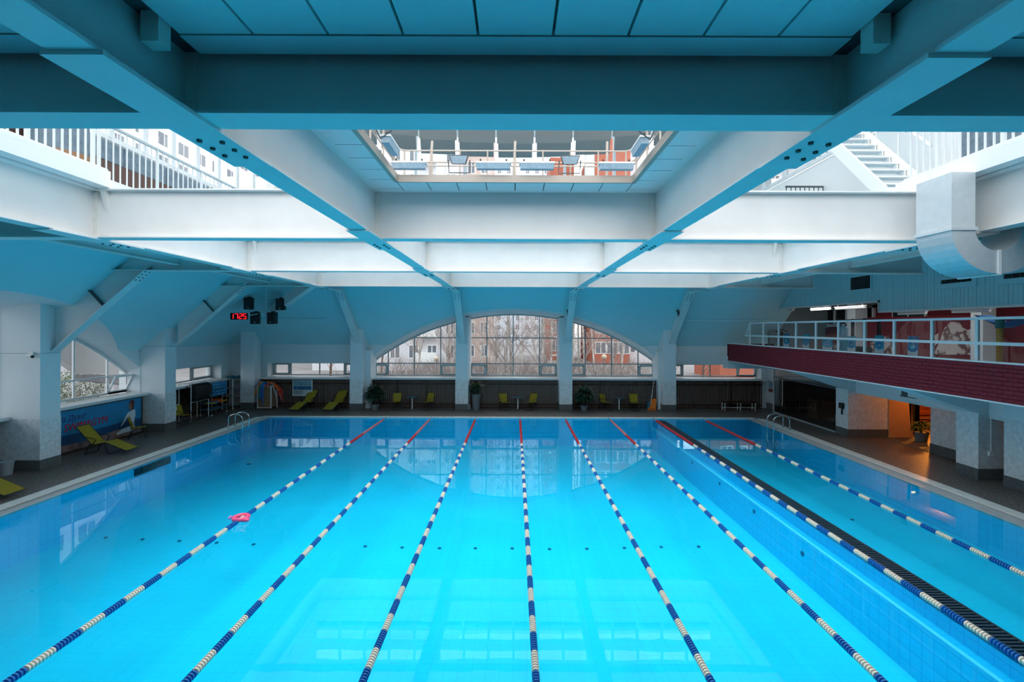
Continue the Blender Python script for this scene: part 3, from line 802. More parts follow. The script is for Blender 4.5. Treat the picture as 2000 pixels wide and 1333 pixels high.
# catwalk rails
r = thing('catwalk_railing', 'beige tube railing of the catwalk round the central rooflight', 'railing', (0, 10.6, 7.66))
for z in (8.58, 8.33, 8.25, 7.95):
    for seg in (((-2.4, 10.6, z), (2.4, 10.6, z)), ((-2.55, 5, z), (-2.55, 10.45, z)), ((2.55, 5, z), (2.55, 10.45, z)), ((-2.55, 10.45, z), (-2.4, 10.6, z)), ((2.55, 10.45, z), (2.4, 10.6, z))):
        MB().tube(seg, 0.016, 6).build('rail', beige, r)
for k in range(9):
    x = -2.4 + 0.6 * k; MB().tube([(x, 10.6, 7.66), (x, 10.6, 8.6)], 0.018, 6).build('post', beige, r)
for k in range(7):
    for sx in (-1, 1): MB().tube([(sx * 2.55, 5.2 + 0.85 * k, 7.66), (sx * 2.55, 5.2 + 0.85 * k, 8.6)], 0.018, 6).build('post', beige, r)
for x in (-1.9, -0.05, 2.0):
    MB().tube([(x, 10.72, 7.66), (x + 0.05, 10.9, 8.9)], 0.03, 6).build('brace_post', beige, r)
for x in (-1.25, 0.0, 1.25):
    q = thing('roof_post', ('left', 'middle', 'right')[int((x + 1.25) / 1.25)] + ' pale steel post standing behind the catwalk railing', 'post', (x * 2, 16.45, HT))
    MB().box(x * 2 - 0.15, x * 2 + 0.15, 16.34, 16.56, HT + 0.04, 14.2).build('post_body', M['edge'], q)
    MB().box(x * 2 - 0.2, x * 2 + 0.2, 16.3, 16.6, HT, HT + 0.04).build('base_plate', M['edge'], q)
# trough lamps
lampm = mat('frosted_trough_lamp', (0.35, 0.48, 0.58), 0.25, noise=0.2, nscale=20)
lroot = None
def trough(x, y, rz, label):
    t = thing('trough_lamp', label, 'lamp', (x, y, 7.80), 'trough lamps round the rooflight', rz)
    MB().prism([(-0.32, -0.06, 0.0), (-0.32, 0.06, 0.0), (-0.32, 0.09, 0.10), (-0.32, -0.09, 0.10)], (0.64, 0, 0)).build('diffuser', lampm, t, local=True)
    MB().box(-0.34, 0.34, -0.095, 0.095, 0.10, 0.13).build('housing', M['edge'], t, local=True)
    for xx in (-0.25, 0.25): MB().lathe([(0.015, 0.13), (0.015, 0.2)], 6, (xx, 0, 0)).build('knob', M['black'], t, local=True)
for k, (x, nm) in enumerate(((-2.05, 'leftmost'), (-0.42, 'second from left'), (0.42, 'second from right'), (1.95, 'rightmost'))):
    trough(x, 9.44, 0, 'blue-grey trough lamp on the back edge of the rooflight, %s of four' % nm)
for k, (y, nm) in enumerate(((6.9, 'nearer'), (8.4, 'farther'))):
    for sx in (-1, 1):
        trough(sx * 2.15, y, PI / 2, 'blue-grey trough lamp on the %s edge of the rooflight, the %s one' % ('left' if sx < 0 else 'right', nm))
# floodlights
def flood(x, y, z, rz, rx, label):
    t = thing('floodlight', label, 'floodlight', (x, y, z), 'floodlights round the rooflight', rz)
    h = MB().prism([(-0.2, -0.05, 0.10), (0.2, -0.05, 0.10), (0.14, -0.05, -0.08), (-0.14, -0.05, -0.08)], (0, 0.12, 0)).xf(Matrix.Rotation(rx, 4, 'X'))
    h.build('lamp_housing', M['darkgrey'], t, local=True)
    MB().prism([(-0.18, -0.056, 0.085), (0.18, -0.056, 0.085), (0.125, -0.056, -0.065), (-0.125, -0.056, -0.065)], (0, -0.004, 0)).xf(Matrix.Rotation(rx, 4, 'X')).build('front_glass', lampm, t, local=True)
    MB().tube([(-0.22, 0.0, 0.0), (-0.22, 0.12, -0.22), (0.22, 0.12, -0.22), (0.22, 0.0, 0.0)], 0.012, 6).build('yoke', M['darkgrey'], t, local=True)
    for xx in (-0.08, 0.08): MB().lathe([(0.045, 0.07), (0.045, 0.16)], 8, (xx, 0, 0.04), 'y').xf(Matrix.Rotation(rx, 4, 'X')).build('ballast', M['darkgrey'], t, local=True)
flood(-1.15, 10.0, 8.17, 0, 0.35, 'small floodlight left of centre on the catwalk railing')
flood(1.12, 10.0, 8.17, 0, 0.35, 'small floodlight right of centre on the catwalk railing')
flood(-2.15, 7.7, 7.98 + 0.05, -0.9, 1.0, 'tilted floodlight at the left corner of the rooflight')
flood(2.15, 7.7, 7.98 + 0.05, 0.9, 1.0, 'tilted floodlight at the right corner of the rooflight')
# hanging sound baffles
bafm = mat('grey_baffle_board', (0.20, 0.205, 0.20), 0.7)
for row, (yb, zb) in enumerate(((13.0, 9.28), (11.9, 9.24))):
    for k in range(-4, 5):
        x = k * 1.02 * yb / 13.0
        dz = 0.018 * k * k; rz = -0.05 * k
        t = thing('hanging_baffle', 'grey hanging sound baffle, %s row over the rooflight, %s' % (('back', 'middle', 'front')[row], ('outermost left', 'third left', 'second left', 'first left of centre', 'centre', 'first right of centre', 'second right', 'third right', 'outermost right')[k + 4]), 'baffle', (x, yb - 0.012 * k * k, zb + dz), 'hanging sound baffles', rz)
        q = MB().obox((0, -0.22, 0.22), (0.445, 0, 0), (0, 0.22, -0.22), (0, 0.014, 0.014)); q.build('board', bafm, t, local=True)
        for xx in (-0.35, 0.35): MB().tube([(xx, -0.4, 0.42), (xx, -0.4, 4.88 - dz)], 0.008, 5).build('hanger_rod', M['edge'], t, local=True)

# elbow duct at the right outer beam
t = thing('elbow_duct', 'pale sheet-metal duct dropping from the right gallery and bending up under the beam', 'duct', (8.5, 9.5, 6.3))
dm = mat('galvanised_duct', (0.62, 0.67, 0.70), 0.35, 0.25, noise=0.08, nscale=8)
DX0, DX1, DY0, DY1 = 8.08, 8.52, 9.05, 9.85
MB().box(DX0, DX1, DY0, DY1, 6.62, 7.66).build('vertical_shaft', dm, t)
q = MB(); cx = 8.96; ri, ro = 0.44, 0.88; nseg = 20
sec = []
for i in range(nseg + 1):
    a = PI + PI * i / nseg
    sec.append([(cx + ro * math.cos(a), DY0, 6.62 + ro * 0.95 * math.sin(a)), (cx + ro * math.cos(a), DY1, 6.62 + ro * 0.95 * math.sin(a)), (cx + ri * math.cos(a), DY1, 6.62 + ri * 0.95 * math.sin(a)), (cx + ri * math.cos(a), DY0, 6.62 + ri * 0.95 * math.sin(a))])
for s_ in sec: q.v += s_
for i in range(nseg):
    for k in range(4):
        l = (k + 1) % 4; q.f.append((4 * i + k, 4 * i + l, 4 * i + 4 + l, 4 * i + 4 + k))
q.f.append((0, 1, 2, 3)); q.f.append((4 * nseg, 4 * nseg + 3, 4 * nseg + 2, 4 * nseg + 1))
q.build('u_bend', dm, t)
MB().box(DX0 - 0.03, DX1 + 0.03, DY0 - 0.03, DY1 + 0.03, 6.58, 6.64).build('flange', dm, t)
q = MB(); q.box(cx - 0.03, cx + 0.03, DY0 - 0.025, DY0 - 0.002, 5.76, 6.22); q.box(cx - 0.03, cx + 0.03, DY0 - 0.02, DY1 + 0.02, 5.755, 5.78)
q.build('strap', M['white'], t)
MB().box(9.42, 9.82, DY0 + 0.02, DY1 - 0.02, 6.62, 6.9).build('outlet_stub', dm, t)
# ================================================================ right side: gallery, gym, lounge
# upper clad wall over the gym: vertical boards
cw = sroot('wall_right', (14.5, 14, 5.5))
MB().box(14.53, 14.65, -2.9, 19.4, 5.50, 9.2).build('board_backing', M['white'], cw)
MB().box(14.53, 14.65, 19.4, 28.6, 5.90, 9.2).build('board_backing', M['white'], cw)
nb = 200
y = 3.0
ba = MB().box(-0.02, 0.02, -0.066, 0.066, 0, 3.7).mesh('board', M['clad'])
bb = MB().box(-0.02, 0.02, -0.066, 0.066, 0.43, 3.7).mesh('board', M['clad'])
VENTS = ((17.35, 18.55, 6.75, 6.90), (14.0, 15.5, 6.78, 6.93))
while y < 28.55:
    link('board', ba if y < 19.4 else bb, cw, (14.51 - 14.5 + random.uniform(-0.002, 0.002), y - 14, -0.04))
    y += 0.141
MB().box(14.44, 14.53, -2.9, 19.45, 5.40, 5.47).build('bottom_trim', M['white'], cw)
MB().box(14.44, 14.53, 19.4, 28.6, 5.82, 5.89).build('bottom_trim', M['white'], cw)
MB().box(14.44, 14.53, 19.40, 19.46, 5.40, 5.89).build('bottom_trim', M['white'], cw)
def vent(y0, y1, z0, z1, nv, label, deep=0.16):
    t = thing('wall_vent', label, 'vent', (14.46, (y0 + y1) / 2, z0), 'vents in the clad wall')
    g = deep
    for q in ((y0 - g, y1 + g, z1, z1 + g), (y0 - g, y1 + g, z0 - g, z0), (y0 - g, y0, z0, z1), (y1, y1 + g, z0, z1)):
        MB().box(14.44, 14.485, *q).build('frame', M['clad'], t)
    MB().box(14.475, 14.486, y0, y1, z0, z1).build('dark_opening', M['black'], t)
    for k in range(1, nv):
        yy = y0 + (y1 - y0) * k / nv; MB().box(14.46, 14.476, yy - 0.008, yy + 0.008, z0, z1).build('slat', M['darkgrey'], t)
vent(15.46, 16.58, 6.28, 6.41, 6, 'long narrow slot vent with wide frame, nearer the elbow duct')
vent(13.1, 14.45, 6.24, 6.38, 6, 'long narrow slot vent at the right picture edge')
vent(19.87, 21.05, 6.42, 6.95, 7, 'squarish dark grille in the clad wall under the purlin', 0.07)

# gallery slab, brick parapet, glass rail
PXF = 12.0; PZ0, PZ1 = 2.95, 3.90; PYE = 27.5
gs = sroot('floor_gym', (14, 14, 2.95))
MB().box(12.1, 24, -2.9, PYE, 2.97, 3.2).build('slab', M['plaster'], gs)
MB().box(PXF - 0.012, PXF + 0.14, -2.9, PYE, PZ0 - 0.035, PZ0).build('drip_edge', M['white'], gs)
pr = thing('brick_parapet', 'long dark red brick parapet along the front of the right gallery', 'parapet', (PXF, 14, PZ0))
MB().box(PXF + 0.012, PXF + 0.13, 2.0, PYE, PZ0, PZ1).build('mortar_core', M['mortar'], pr)
bm_ = MB().box(-0.02, 0.0, -0.122, 0.122, -0.044, 0.044).mesh('brick', M['brick'])
far_b = MB(); nb = 0; rows = 9; rh = (PZ1 - PZ0) / rows
k = 0
brs = []
for r_ in range(rows):
    y = PYE - 0.125 - (0.125 if r_ % 2 else 0)
    while y > 8.4:
        brs.append((y, PZ0 + rh * (r_ + 0.5))); y -= 0.25
brs.sort()
for (y, z) in brs:
    d = random.uniform(-0.003, 0.003)
    if nb < 300 and y > 11.0: link('brick', bm_, pr, (0.012 + d, y - 14, z - PZ0)); nb += 1
    else: far_b.box(PXF - 0.008 + d, PXF + 0.012, y - 0.122, y + 0.122, z - 0.044, z + 0.044)
stuff(far_b.build('brickwork', M['brick'], pr, fix=False))
MB().box(PXF - 0.03, PXF + 0.17, 2.0, PYE + 0.02, PZ1, PZ1 + 0.04).build('capping', M['white'], pr)
MB().box(PXF + 0.02, 14.6, PYE, PYE + 0.12, PZ0, PZ1).build('return_end', M['mortar'], pr)
gl = thing('gallery_glass_rail', 'pale metal and glass railing on the brick parapet', 'railing', (PXF + 0.07, 14, PZ1))
RZ = 5.0
xr = PXF + 0.07
posts = [27.0, 25.6, 24.2, 22.8, 21.4, 20.0, 18.6, 17.2, 15.85, 14.45, 13.3, 12.1, 10.9]
posts = [12.07 * FPX / (px - VX) for px in (1465, 1491, 1521, 1555, 1594, 1638, 1689, 1747, 1821, 1909, 2020, 2160)]
MB().box(xr - 0.035, xr + 0.035, 6, posts[0] + 0.02, RZ, RZ + 0.065).build('top_rail', M['railmetal'], gl)
MB().box(xr - 0.036, xr + 0.036, 6, posts[0] + 0.5, 4.35, 4.43).build('mid_rail', M['railmetal'], gl)
for i, y in enumerate(posts):
    MB().box(xr - 0.03, xr + 0.03, y - 0.04, y + 0.04, PZ1 + 0.04, RZ).build('post', M['railmetal'], gl)
    if i:
        for (z0, z1) in ((PZ1 + 0.05, 4.35), (4.43, RZ)):
            MB().poly([(xr, posts[i - 1] - 0.04, z0), (xr, y + 0.04, z0), (xr, y + 0.04, z1), (xr, posts[i - 1] - 0.04, z1)]).build('pane', M['smoke'], gl, fix=False)
MB().bar((xr, posts[0] + 0.02, RZ + 0.03), (xr + 0.05, posts[0] + 0.6, PZ1 + 0.45), 0.05, 0.05).build('end_post', M['railmetal'], gl)

# gym room behind the gallery
redw = mat('red_painted_brick_wall', (0.20, 0.010, 0.022), 0.75, noise=0.25, nscale=9, bump=0.2)
gw = MB(); gw.box(18.0, 18.2, -2.9, 28.0, 3.2, 6.4)
struct(gw.build('wall_gym_back', redw))
MB_ = MB().box(14.6, 18.2, 28.0, 28.2, 3.2, 6.2); MB_.box(14.5, 18.2, -2.9, 28.2, 6.0, 6.1)
struct(MB_.build('wall_gym_far', mat('dim_gym_plaster', (0.30, 0.34, 0.35), 0.8)))
for (y, x0, w, c, nm) in ((24.7, 17.3, 0.30, M['plaster'], 'pale gym column beside the white window, above the railing'), (18.0, 17.25, 0.24, M['plaster'], 'grey gym column behind the railing, right of the marble-like mural')):
    t = thing('gym_column', nm, 'column', (x0, y, 3.2)); MB().box(x0 - w, x0 + w, y - w, y + w, 3.2, 6.0).build('shaft', c, t)
    MB().box(x0 - w - 0.02, x0 + w + 0.02, y - w - 0.02, y + w + 0.02, 3.2, 3.35).build('plinth', M['tile_dark'], t)
# white gridded window of the gym
t = thing('gym_window', 'white gridded window with four dark panes in the gym', 'window', (17.9, 26.2, 5.0))
dk = mat('dark_window_pane', (0.012, 0.016, 0.02), 0.15)
for k in range(4):
    y0 = 24.4 + 0.98 * k
    MB().box(17.93, 17.96, y0 + 0.06, y0 + 0.92, 5.12, 5.82).build('pane', dk, t)
for k in range(5): MB().box(17.86, 17.98, 24.4 + 0.98 * k - 0.06, 24.4 + 0.98 * k + 0.06, 4.9, 5.95).build('mullion', M['white'], t)
for z in (4.95, 5.9): MB().box(17.86, 17.98, 24.34, 28.0, z - 0.08, z + 0.08).build('rail', M['white'], t)
t = thing('gym_window', 'small two-pane window high in the red gym wall', 'window', (17.9, 22.2, 5.0))
MB().box(17.9, 17.98, 21.3, 23.2, 5.0, 5.62).build('frame', M['white'], t)
for k in range(2): MB().box(17.88, 17.9, 21.38 + 0.92 * k, 22.2 + 0.92 * k, 5.08, 5.54).build('pane', dk, t)
# fluorescent lamps
lampe = mat('lit_fluorescent_tube', (1, 1, 1), 0.5, emit=(1.0, 0.97, 0.98), es=7.0)
def batten(x, y0, y1, z, lit, label):
    t = thing('fluorescent_lamp', label, 'lamp', (x, (y0 + y1) / 2, z), 'gym ceiling lamps')
    MB().box(x - 0.06, x + 0.06, y0, y1, z + 0.05, z + 0.10).build('housing', M['white'], t)
    MB().tube([(x, y0 + 0.03, z), (x, y1 - 0.03, z)], 0.05, 8).build('tube', lampe if lit else M['white'], t)
    for yy in (y0 + 0.2, y1 - 0.2): MB().tube([(x, yy, z + 0.1), (x, yy, 6.0)], 0.01, 6).build('hanger', M['white'], t)
batten(14.85, 23.0, 24.5, 5.72, True, 'lit fluorescent lamp under the clad wall at the gallery')
batten(14.95, 26.2, 27.7, 5.76, False, 'unlit ceiling lamp at the far end of the gym')
batten(16.0, 22.3, 24.4, 5.75, False, 'unlit ceiling lamp over the white gym window')
batten(15.6, 18.5, 19.9, 5.38, False, 'unlit tube lamp above the small two-pane window')
batten(15.2, 15.6, 17.0, 5.36, False, 'unlit tube lamp above the grey gym column')
area('gym_fill', (15.7, 19.0, 5.95), (0, 0, 0), 0.5, 12, 75, (1.0, 0.95, 0.9))  # added fill lamp without a fixture, brightens the gym and its mural
# mural with pale veined shapes on the red wall
mur = mat('pale_veined_print', (0.58, 0.50, 0.47), 0.7)
def vein():
    m, t, b = nt('veined_print'); tc = t.nodes.new('ShaderNodeTexCoord'); w = t.nodes.new('ShaderNodeTexWave'); w.inputs['Scale'].default_value = 1.6; w.inputs['Distortion'].default_value = 9; w.inputs['Detail'].default_value = 4
    t.links.new(tc.outputs['Object'], w.inputs['Vector']); r = t.nodes.new('ShaderNodeValToRGB')
    r.color_ramp.elements[0].position = 0.05; r.color_ramp.elements[0].color = (0.16, 0.07, 0.07, 1); r.color_ramp.elements[1].position = 0.35; r.color_ramp.elements[1].color = (0.62, 0.53, 0.51, 1)
    t.links.new(w.outputs['Fac'], r.inputs['Fac']); t.links.new(r.outputs['Color'], b.inputs['Base Color']); b.inputs['Roughness'].default_value = 0.7; return m
VE = vein()
t = thing('wall_mural', 'pale veined rock-like mural on dark red along the gym', 'mural', (17.6, 20, 3.2))
MX = 17.6
def mpt(px, py):
    Y = MX * FPX / (px - VX); return (MX, Y, CZ - (py - VY) * Y / FPX)
MB().prism([mpt(px, py) for (px, py) in ((1690, 618), (1690, 720), (1912, 730), (1912, 612))], (0.05, 0, 0)).build('red_panel', redw, t)
s_ = [(1825, 690), (1838, 660), (1846, 638), (1858, 626), (1876, 626), (1880, 636), (1890, 642), (1903, 638), (1905, 690)]
q = MB(); q.prism([mpt(*p) for p in s_], (-0.03, 0, 0)); q.build('pale_shape', VE, t)
for s_ in ([(1822, 726), (1823, 692), (1840, 700), (1870, 712), (1900, 704), (1905, 728)], [(1822, 676), (1823, 655), (1834, 648), (1833, 668)], [(1700, 716), (1700, 668), (1720, 660), (1736, 652), (1746, 672), (1742, 718)], ):
    MB().prism([mpt(*p) for p in s_], (-0.03, 0, 0)).build('pale_shape', VE, t)
t = thing('wall_mural', 'smaller pale veined mural panel behind the blue and white boards', 'mural', (17.75, 26, 3.2))
MX = 17.75
for s_ in ([(1622, 692), (1626, 668), (1640, 676), (1650, 694)], [(1640, 700), (1656, 670), (1680, 656), (1700, 660), (1702, 704)]):
    MB().prism([mpt(*p) for p in s_], (-0.03, 0, 0)).build('pale_shape', VE, t)
MB().prism([mpt(px, py) for (px, py) in ((1612, 640), (1612, 706), (1705, 712), (1705, 634))], (0.05, 0, 0)).build('red_panel', redw, t)
# blue and white boards just behind the glass
bl1 = mat('board_blue_print', (0.01, 0.20, 0.42), 0.4); bl2 = mat('board_cyan_print', (0.02, 0.38, 0.52), 0.4)
MX = 12.22
bd = ((1536, 650, 675, 10, 'first from the far end, dark blue'), (1574, 651, 676, 12, 'second from the far end'), (1616, 660, 680, 19, 'third, low and wide'), (1663, 655, 683, 15, 'fourth, with a pale swirl'), (1717, 653, 688, 17, 'fifth, tall with a fish-like mark'), (1783, 654, 690, 20, 'nearest, beside the large mural'))
for i, (px, ya, yb, w, nm) in enumerate(bd):
    y0 = MX * FPX / (px + w / 2 - VX); y1 = MX * FPX / (px - w / 2 - VX); ym = (y0 + y1) / 2
    z0 = PZ1 + 0.04; z1 = CZ - (ya - VY) * ym / FPX; h = z1 - z0
    t = thing('advert_board', 'blue and white advert board behind the gallery glass, ' + nm, 'sign', (MX, ym, z0), 'advert boards on the gallery')
    MB().box(MX, MX + 0.02, y0, y1, z0, z1).build('board', bl1 if i in (0, 5) else bl2, t)
    n = 10; pts = [(MX - 0.004, y0, z0), (MX - 0.004, y1, z0)] + [(MX - 0.004, y1 + (y0 - y1) * k / n, z0 + h * (0.30 - 0.12 * math.sin(PI * k / n))) for k in range(n + 1)]
    MB().prism(pts, (0.003, 0, 0)).build('white_wave', M['white'], t)
    MB().lathe([(h * 0.19, -0.006), (h * 0.19, -0.001)], 16, (MX, ym, z0 + h * 0.47), 'x').build('blue_disc', bl2 if i in (0, 5) else bl1, t)
    MB().prism([(MX - 0.007, ym + (y1 - y0) * 0.28, z0 + h * 0.40), (MX - 0.007, ym - (y1 - y0) * 0.22, z0 + h * 0.50), (MX - 0.007, ym - (y1 - y0) * 0.1, z0 + h * 0.42)], (0.002, 0, 0)).build('white_mark', M['white'], t)
    MB().prism([(MX - 0.004, ym + (y1 - y0) * 0.32, z0 + h * 0.74), (MX - 0.004, ym - (y1 - y0) * 0.3, z0 + h * 0.84), (MX - 0.004, ym - (y1 - y0) * 0.2, z0 + h * 0.75)], (0.002, 0, 0)).build('white_mark', M['white'], t)
# dark gym kit
def P0(px, X): return X * FPX / (px - VX)
t = thing('exercise_machine', 'dark exercise machine behind the far gallery glass', 'exercise machine', (13.4, 25.3, 3.2))
MB().box(13.2, 13.7, 24.6, 26.2, 3.2, 3.35).build('deck', M['black'], t)
MB().bar((13.45, 24.8, 3.3), (13.45, 24.6, 4.6), 0.1, 0.1).build('upright', M['black'], t)
MB().tube([(13.15, 24.6, 4.6), (13.45, 24.5, 4.72), (13.75, 24.6, 4.6)], 0.03, 8).build('handlebar', M['black'], t)
MB().lathe([(0.28, -0.05), (0.28, 0.05)], 16, (13.45, 25.9, 3.65), 'x').build('flywheel', M['darkgrey'], t)
t = thing('exercise_machine', 'dark weight rack against the red wall, seen through the middle panes', 'exercise machine', (15.0, 21.5, 3.2))
for yy in (20.4, 22.0):
    MB().box(14.6, 14.7, yy, yy + 0.1, 3.2, 5.2).build('upright', M['black'], t); MB().box(15.2, 15.3, yy, yy + 0.1, 3.2, 5.2).build('upright', M['black'], t)
for z in (3.6, 4.3, 5.1): MB().box(14.6, 15.3, 20.4, 22.1, z, z + 0.07).build('shelf', M['black'], t)
for k in range(5): MB().lathe([(0.16, -0.03), (0.16, 0.03)], 14, (14.95, 20.65 + 0.3 * k, 3.85), 'y').build('weight_plate', M['darkgrey'], t)
t = thing('water_cooler', 'tall pale dispenser with a round bottle behind the middle glass', 'dispenser', (13.6, 20.2, 3.2))
MB().box(13.45, 13.75, 20.0, 20.4, 3.2, 4.35).build('body', bl2, t); MB().lathe([(0.1, 4.35), (0.15, 4.45), (0.15, 4.8), (0.1, 4.86)], 14, (13.6, 20.2, 0)).build('bottle', mat('pale_blue_bottle', (0.25, 0.5, 0.62), 0.2), t)
t = thing('yellow_post', 'yellow padded post behind the gallery glass at the right edge', 'post', (13.2, 13.25, 3.2))
MB().lathe([(0.07, 3.2), (0.07, 4.78)], 12, (13.2, 13.3, 0)).build('pad', mat('yellow_pad', (0.75, 0.32, 0.02), 0.6), t); MB().lathe([(0.1, 4.78), (0.1, 5.05)], 12, (13.2, 13.3, 0)).build('cap', mat('green_cap', (0.03, 0.18, 0.16), 0.6), t)
t = thing('hanging_hammock', 'blue cloth sling hanging behind the gallery glass at the right edge', 'hammock', (15.3, 15.2, 4.8))
q = MB(); q.grid(lambda u, v: (15.0 + 0.6 * v, 14.3 + 1.7 * u, 5.22 - 0.42 * math.sin(PI * u) * (0.6 + 0.4 * math.sin(PI * v))), 14, 6); q.build('cloth', mat('blue_cloth', (0.01, 0.10, 0.30), 0.8), t)
for yy in (14.3, 16.0): MB().tube([(15.3, yy, 5.2), (15.3, yy, 6.0)], 0.012, 6).build('strap', M['blackmetal'], t)
t = thing('wire_partition', 'grey wire mesh partition behind the gallery glass at the right edge', 'partition', (14.0, 12.6, 3.2))
for k in range(14): MB().box(13.99, 14.0, 12.2 + 0.09 * k, 12.21 + 0.09 * k, 3.2, 4.75).build('wire', M['grey'], t)
for k in range(16): MB().box(13.985, 13.99, 12.2, 13.4, 3.25 + 0.1 * k, 3.26 + 0.1 * k).build('wire', M['grey'], t)

# ---- below the gallery
lt = sroot('trim_6', (14.9, 14, 2))
MB().box(14.95, 15.2, -2.9, 28.0, 1.97, 2.97).build('lintel', M['white'], lt)
MB().box(14.93, 14.96, -2.9, 28.0, 1.95, 2.0).build('lintel_edge', M['white'], lt)
MB().box(12.0, 24, PYE, 28.2, 2.5, 3.2).build('end_beam', M['plaster'], lt)
hl = ('second pier, with the black wall phone', 'first pier from the right edge with the conduit', 'pier at the right picture edge')
for i, (y0, y1, x1) in enumerate(((21.4, 22.2, 16.35), (15.4, 16.15, 15.45), (14.05, 14.75, 16.2))):
    x0 = 14.62 if i < 2 else 14.8
    t = column('column', 'right grey-tiled ' + hl[i], x0, x1, y0, y1, 2.96, tile=2.05)
    if i < 2: MB().prism([(x0, y0 + 0.02, 2.1), (x0 + 0.3, y0 + 0.02, 2.1), (x0 + 0.3, y0 + 0.02, 2.94), (12.35, y0 + 0.02, 2.94), (12.35, y0 + 0.02, 2.86)], (0, y1 - y0 - 0.04, 0)).build('haunch', M['plaster'], t)
wr = MB(); wr.box(16.05, 16.25, 16.15, 18.85, 0.36, 2.0); wr.box(16.05, 16.25, -3, 15.4, 0.36, 2.0)
struct(wr.build('wall_lounge', M['tile_grey']))
wp = MB(); wp.box(16.03, 16.27, 16.15, 18.87, 0.001, 0.36); wp.box(16.03, 16.27, -3, 15.4, 0.001, 0.36)
struct(wp.build('baseboard_lounge', M['tile_dark']))
glow_tinted_wall = mat('glow_tinted_plaster', (0.56, 0.33, 0.17), 0.8, noise=0.08, nscale=3)  # orange lamp glow on pale walls put into the plaster colour
lw = MB(); lw.box(16.36, 17.35, 21.35, 21.6, 0, 2.6); lw.box(16.0, 24, 27.9, 28.1, 0, 2.96); lw.box(23.8, 24, 10, 28, 0, 2.96); lw.box(16.0, 24, 14.0, 14.2, 0, 2.96)
lw.prism([(17.35, 21.35, 0), (17.42, 21.35, 0), (17.30, 21.35, 2.6), (17.15, 21.35, 2.6)], (0, 0.25, 0))
struct(lw.build('wall_lounge_inner', glow_tinted_wall))
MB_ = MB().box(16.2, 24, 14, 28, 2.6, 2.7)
struct(MB_.build('ceiling_lounge', glow_tinted_wall))
sh = MB().box(16.0, 18.35, 18.87, 21.4, -0.002, 0.02)
struct(sh.build('trim_7', M['tile_dark']))
# warm lamps of the lounge
def warm(x, y, z, p, r=0.12):
    d = bpy.data.lights.new('lounge_lamp', 'POINT'); d.energy = p; d.color = (1.0, 0.33, 0.04); d.shadow_soft_size = r
    o = bpy.data.objects.new('lounge_lamp', d); COL.objects.link(o); o.location = (x, y, z)
warm(17.6, 19.9, 2.35, 62); warm(20.3, 23.6, 2.2, 230)
t = thing('ceiling_downlight', 'warm ceiling light just inside the orange lounge', 'lamp', (18.0, 22.4, 2.55))
MB().lathe([(0.30, 2.52), (0.30, 2.60)], 16, (18.0, 22.4, 0)).build('diffuser', mat('warm_diffuser', (1, 0.8, 0.6), 0.5, emit=(1.0, 0.55, 0.22), es=6), t)
MB().lathe([(0.34, 2.55), (0.34, 2.60)], 16, (18.0, 22.4, 0)).build('rim', M['white'], t)
lea = mat('brown_leather', (0.16, 0.045, 0.025), 0.45, noise=0.2, nscale=4)
t = thing('sofa', 'long brown leather sofa in the orange-lit lounge', 'sofa', (20.6, 25.2, 0))
MB().box(18.6, 22.8, 24.8, 25.6, 0.08, 0.42).build('base', lea, t)
for k in range(3):
    MB().box(18.62 + 1.4 * k, 19.98 + 1.4 * k, 24.75, 25.45, 0.42, 0.58).build('seat_cushion', lea, t)
    q = MB().box(18.62 + 1.4 * k, 19.98 + 1.4 * k, 25.4, 25.65, 0.55, 1.15); q.build('back_cushion', lea, t)
for xx in (18.45, 22.8): MB().box(xx, xx + 0.18, 24.8, 25.6, 0.08, 0.7).build('arm', lea, t)
t = thing('low_table', 'dark low table in front of the brown sofa', 'table', (20.2, 23.9, 0))
MB().box(19.5, 20.9, 23.6, 24.2, 0.36, 0.42).build('top', M['wood'], t)
for xx in (19.55, 20.8):
    for yy in (23.65, 24.1): MB().box(xx, xx + 0.06, yy, yy + 0.06, 0, 0.36).build('leg', M['wood'], t)
# conduit, socket and drain pipe on the near piers
t = thing('conduit', 'thin white conduit with a socket box on the right grey pier', 'conduit', (14.98, 15.37, 0.8))
MB().tube([(14.98, 15.36, 0.9), (14.98, 15.36, 2.05)], 0.018, 8).build('tube', M['white'], t); MB().box(14.9, 15.04, 15.32, 15.385, 0.78, 0.92).build('socket_box', M['white'], t)
t = thing('standing_pipe', 'pale vertical pipe between the two right piers', 'pipe', (15.2, 15.15, 0))
MB().tube([(15.28, 15.2, 0.0), (15.28, 15.2, 1.96)], 0.04, 10).build('tube', M['railmetal'], t); MB().lathe([(0.06, 0.0), (0.06, 0.03)], 12, (15.28, 15.2, 0)).build('foot_flange', M['railmetal'], t)
t = thing('wall_phone', 'black wall phone with hanging handset cord on the right pier', 'phone', (14.58, 21.75, 1.3))
MB().box(14.52, 14.60, 21.62, 21.9, 1.22, 1.46).build('body', M['black'], t); MB().tube([(14.55, 21.72, 1.24), (14.55, 21.72, 0.95)], 0.03, 8).build('handset', M['black'], t)
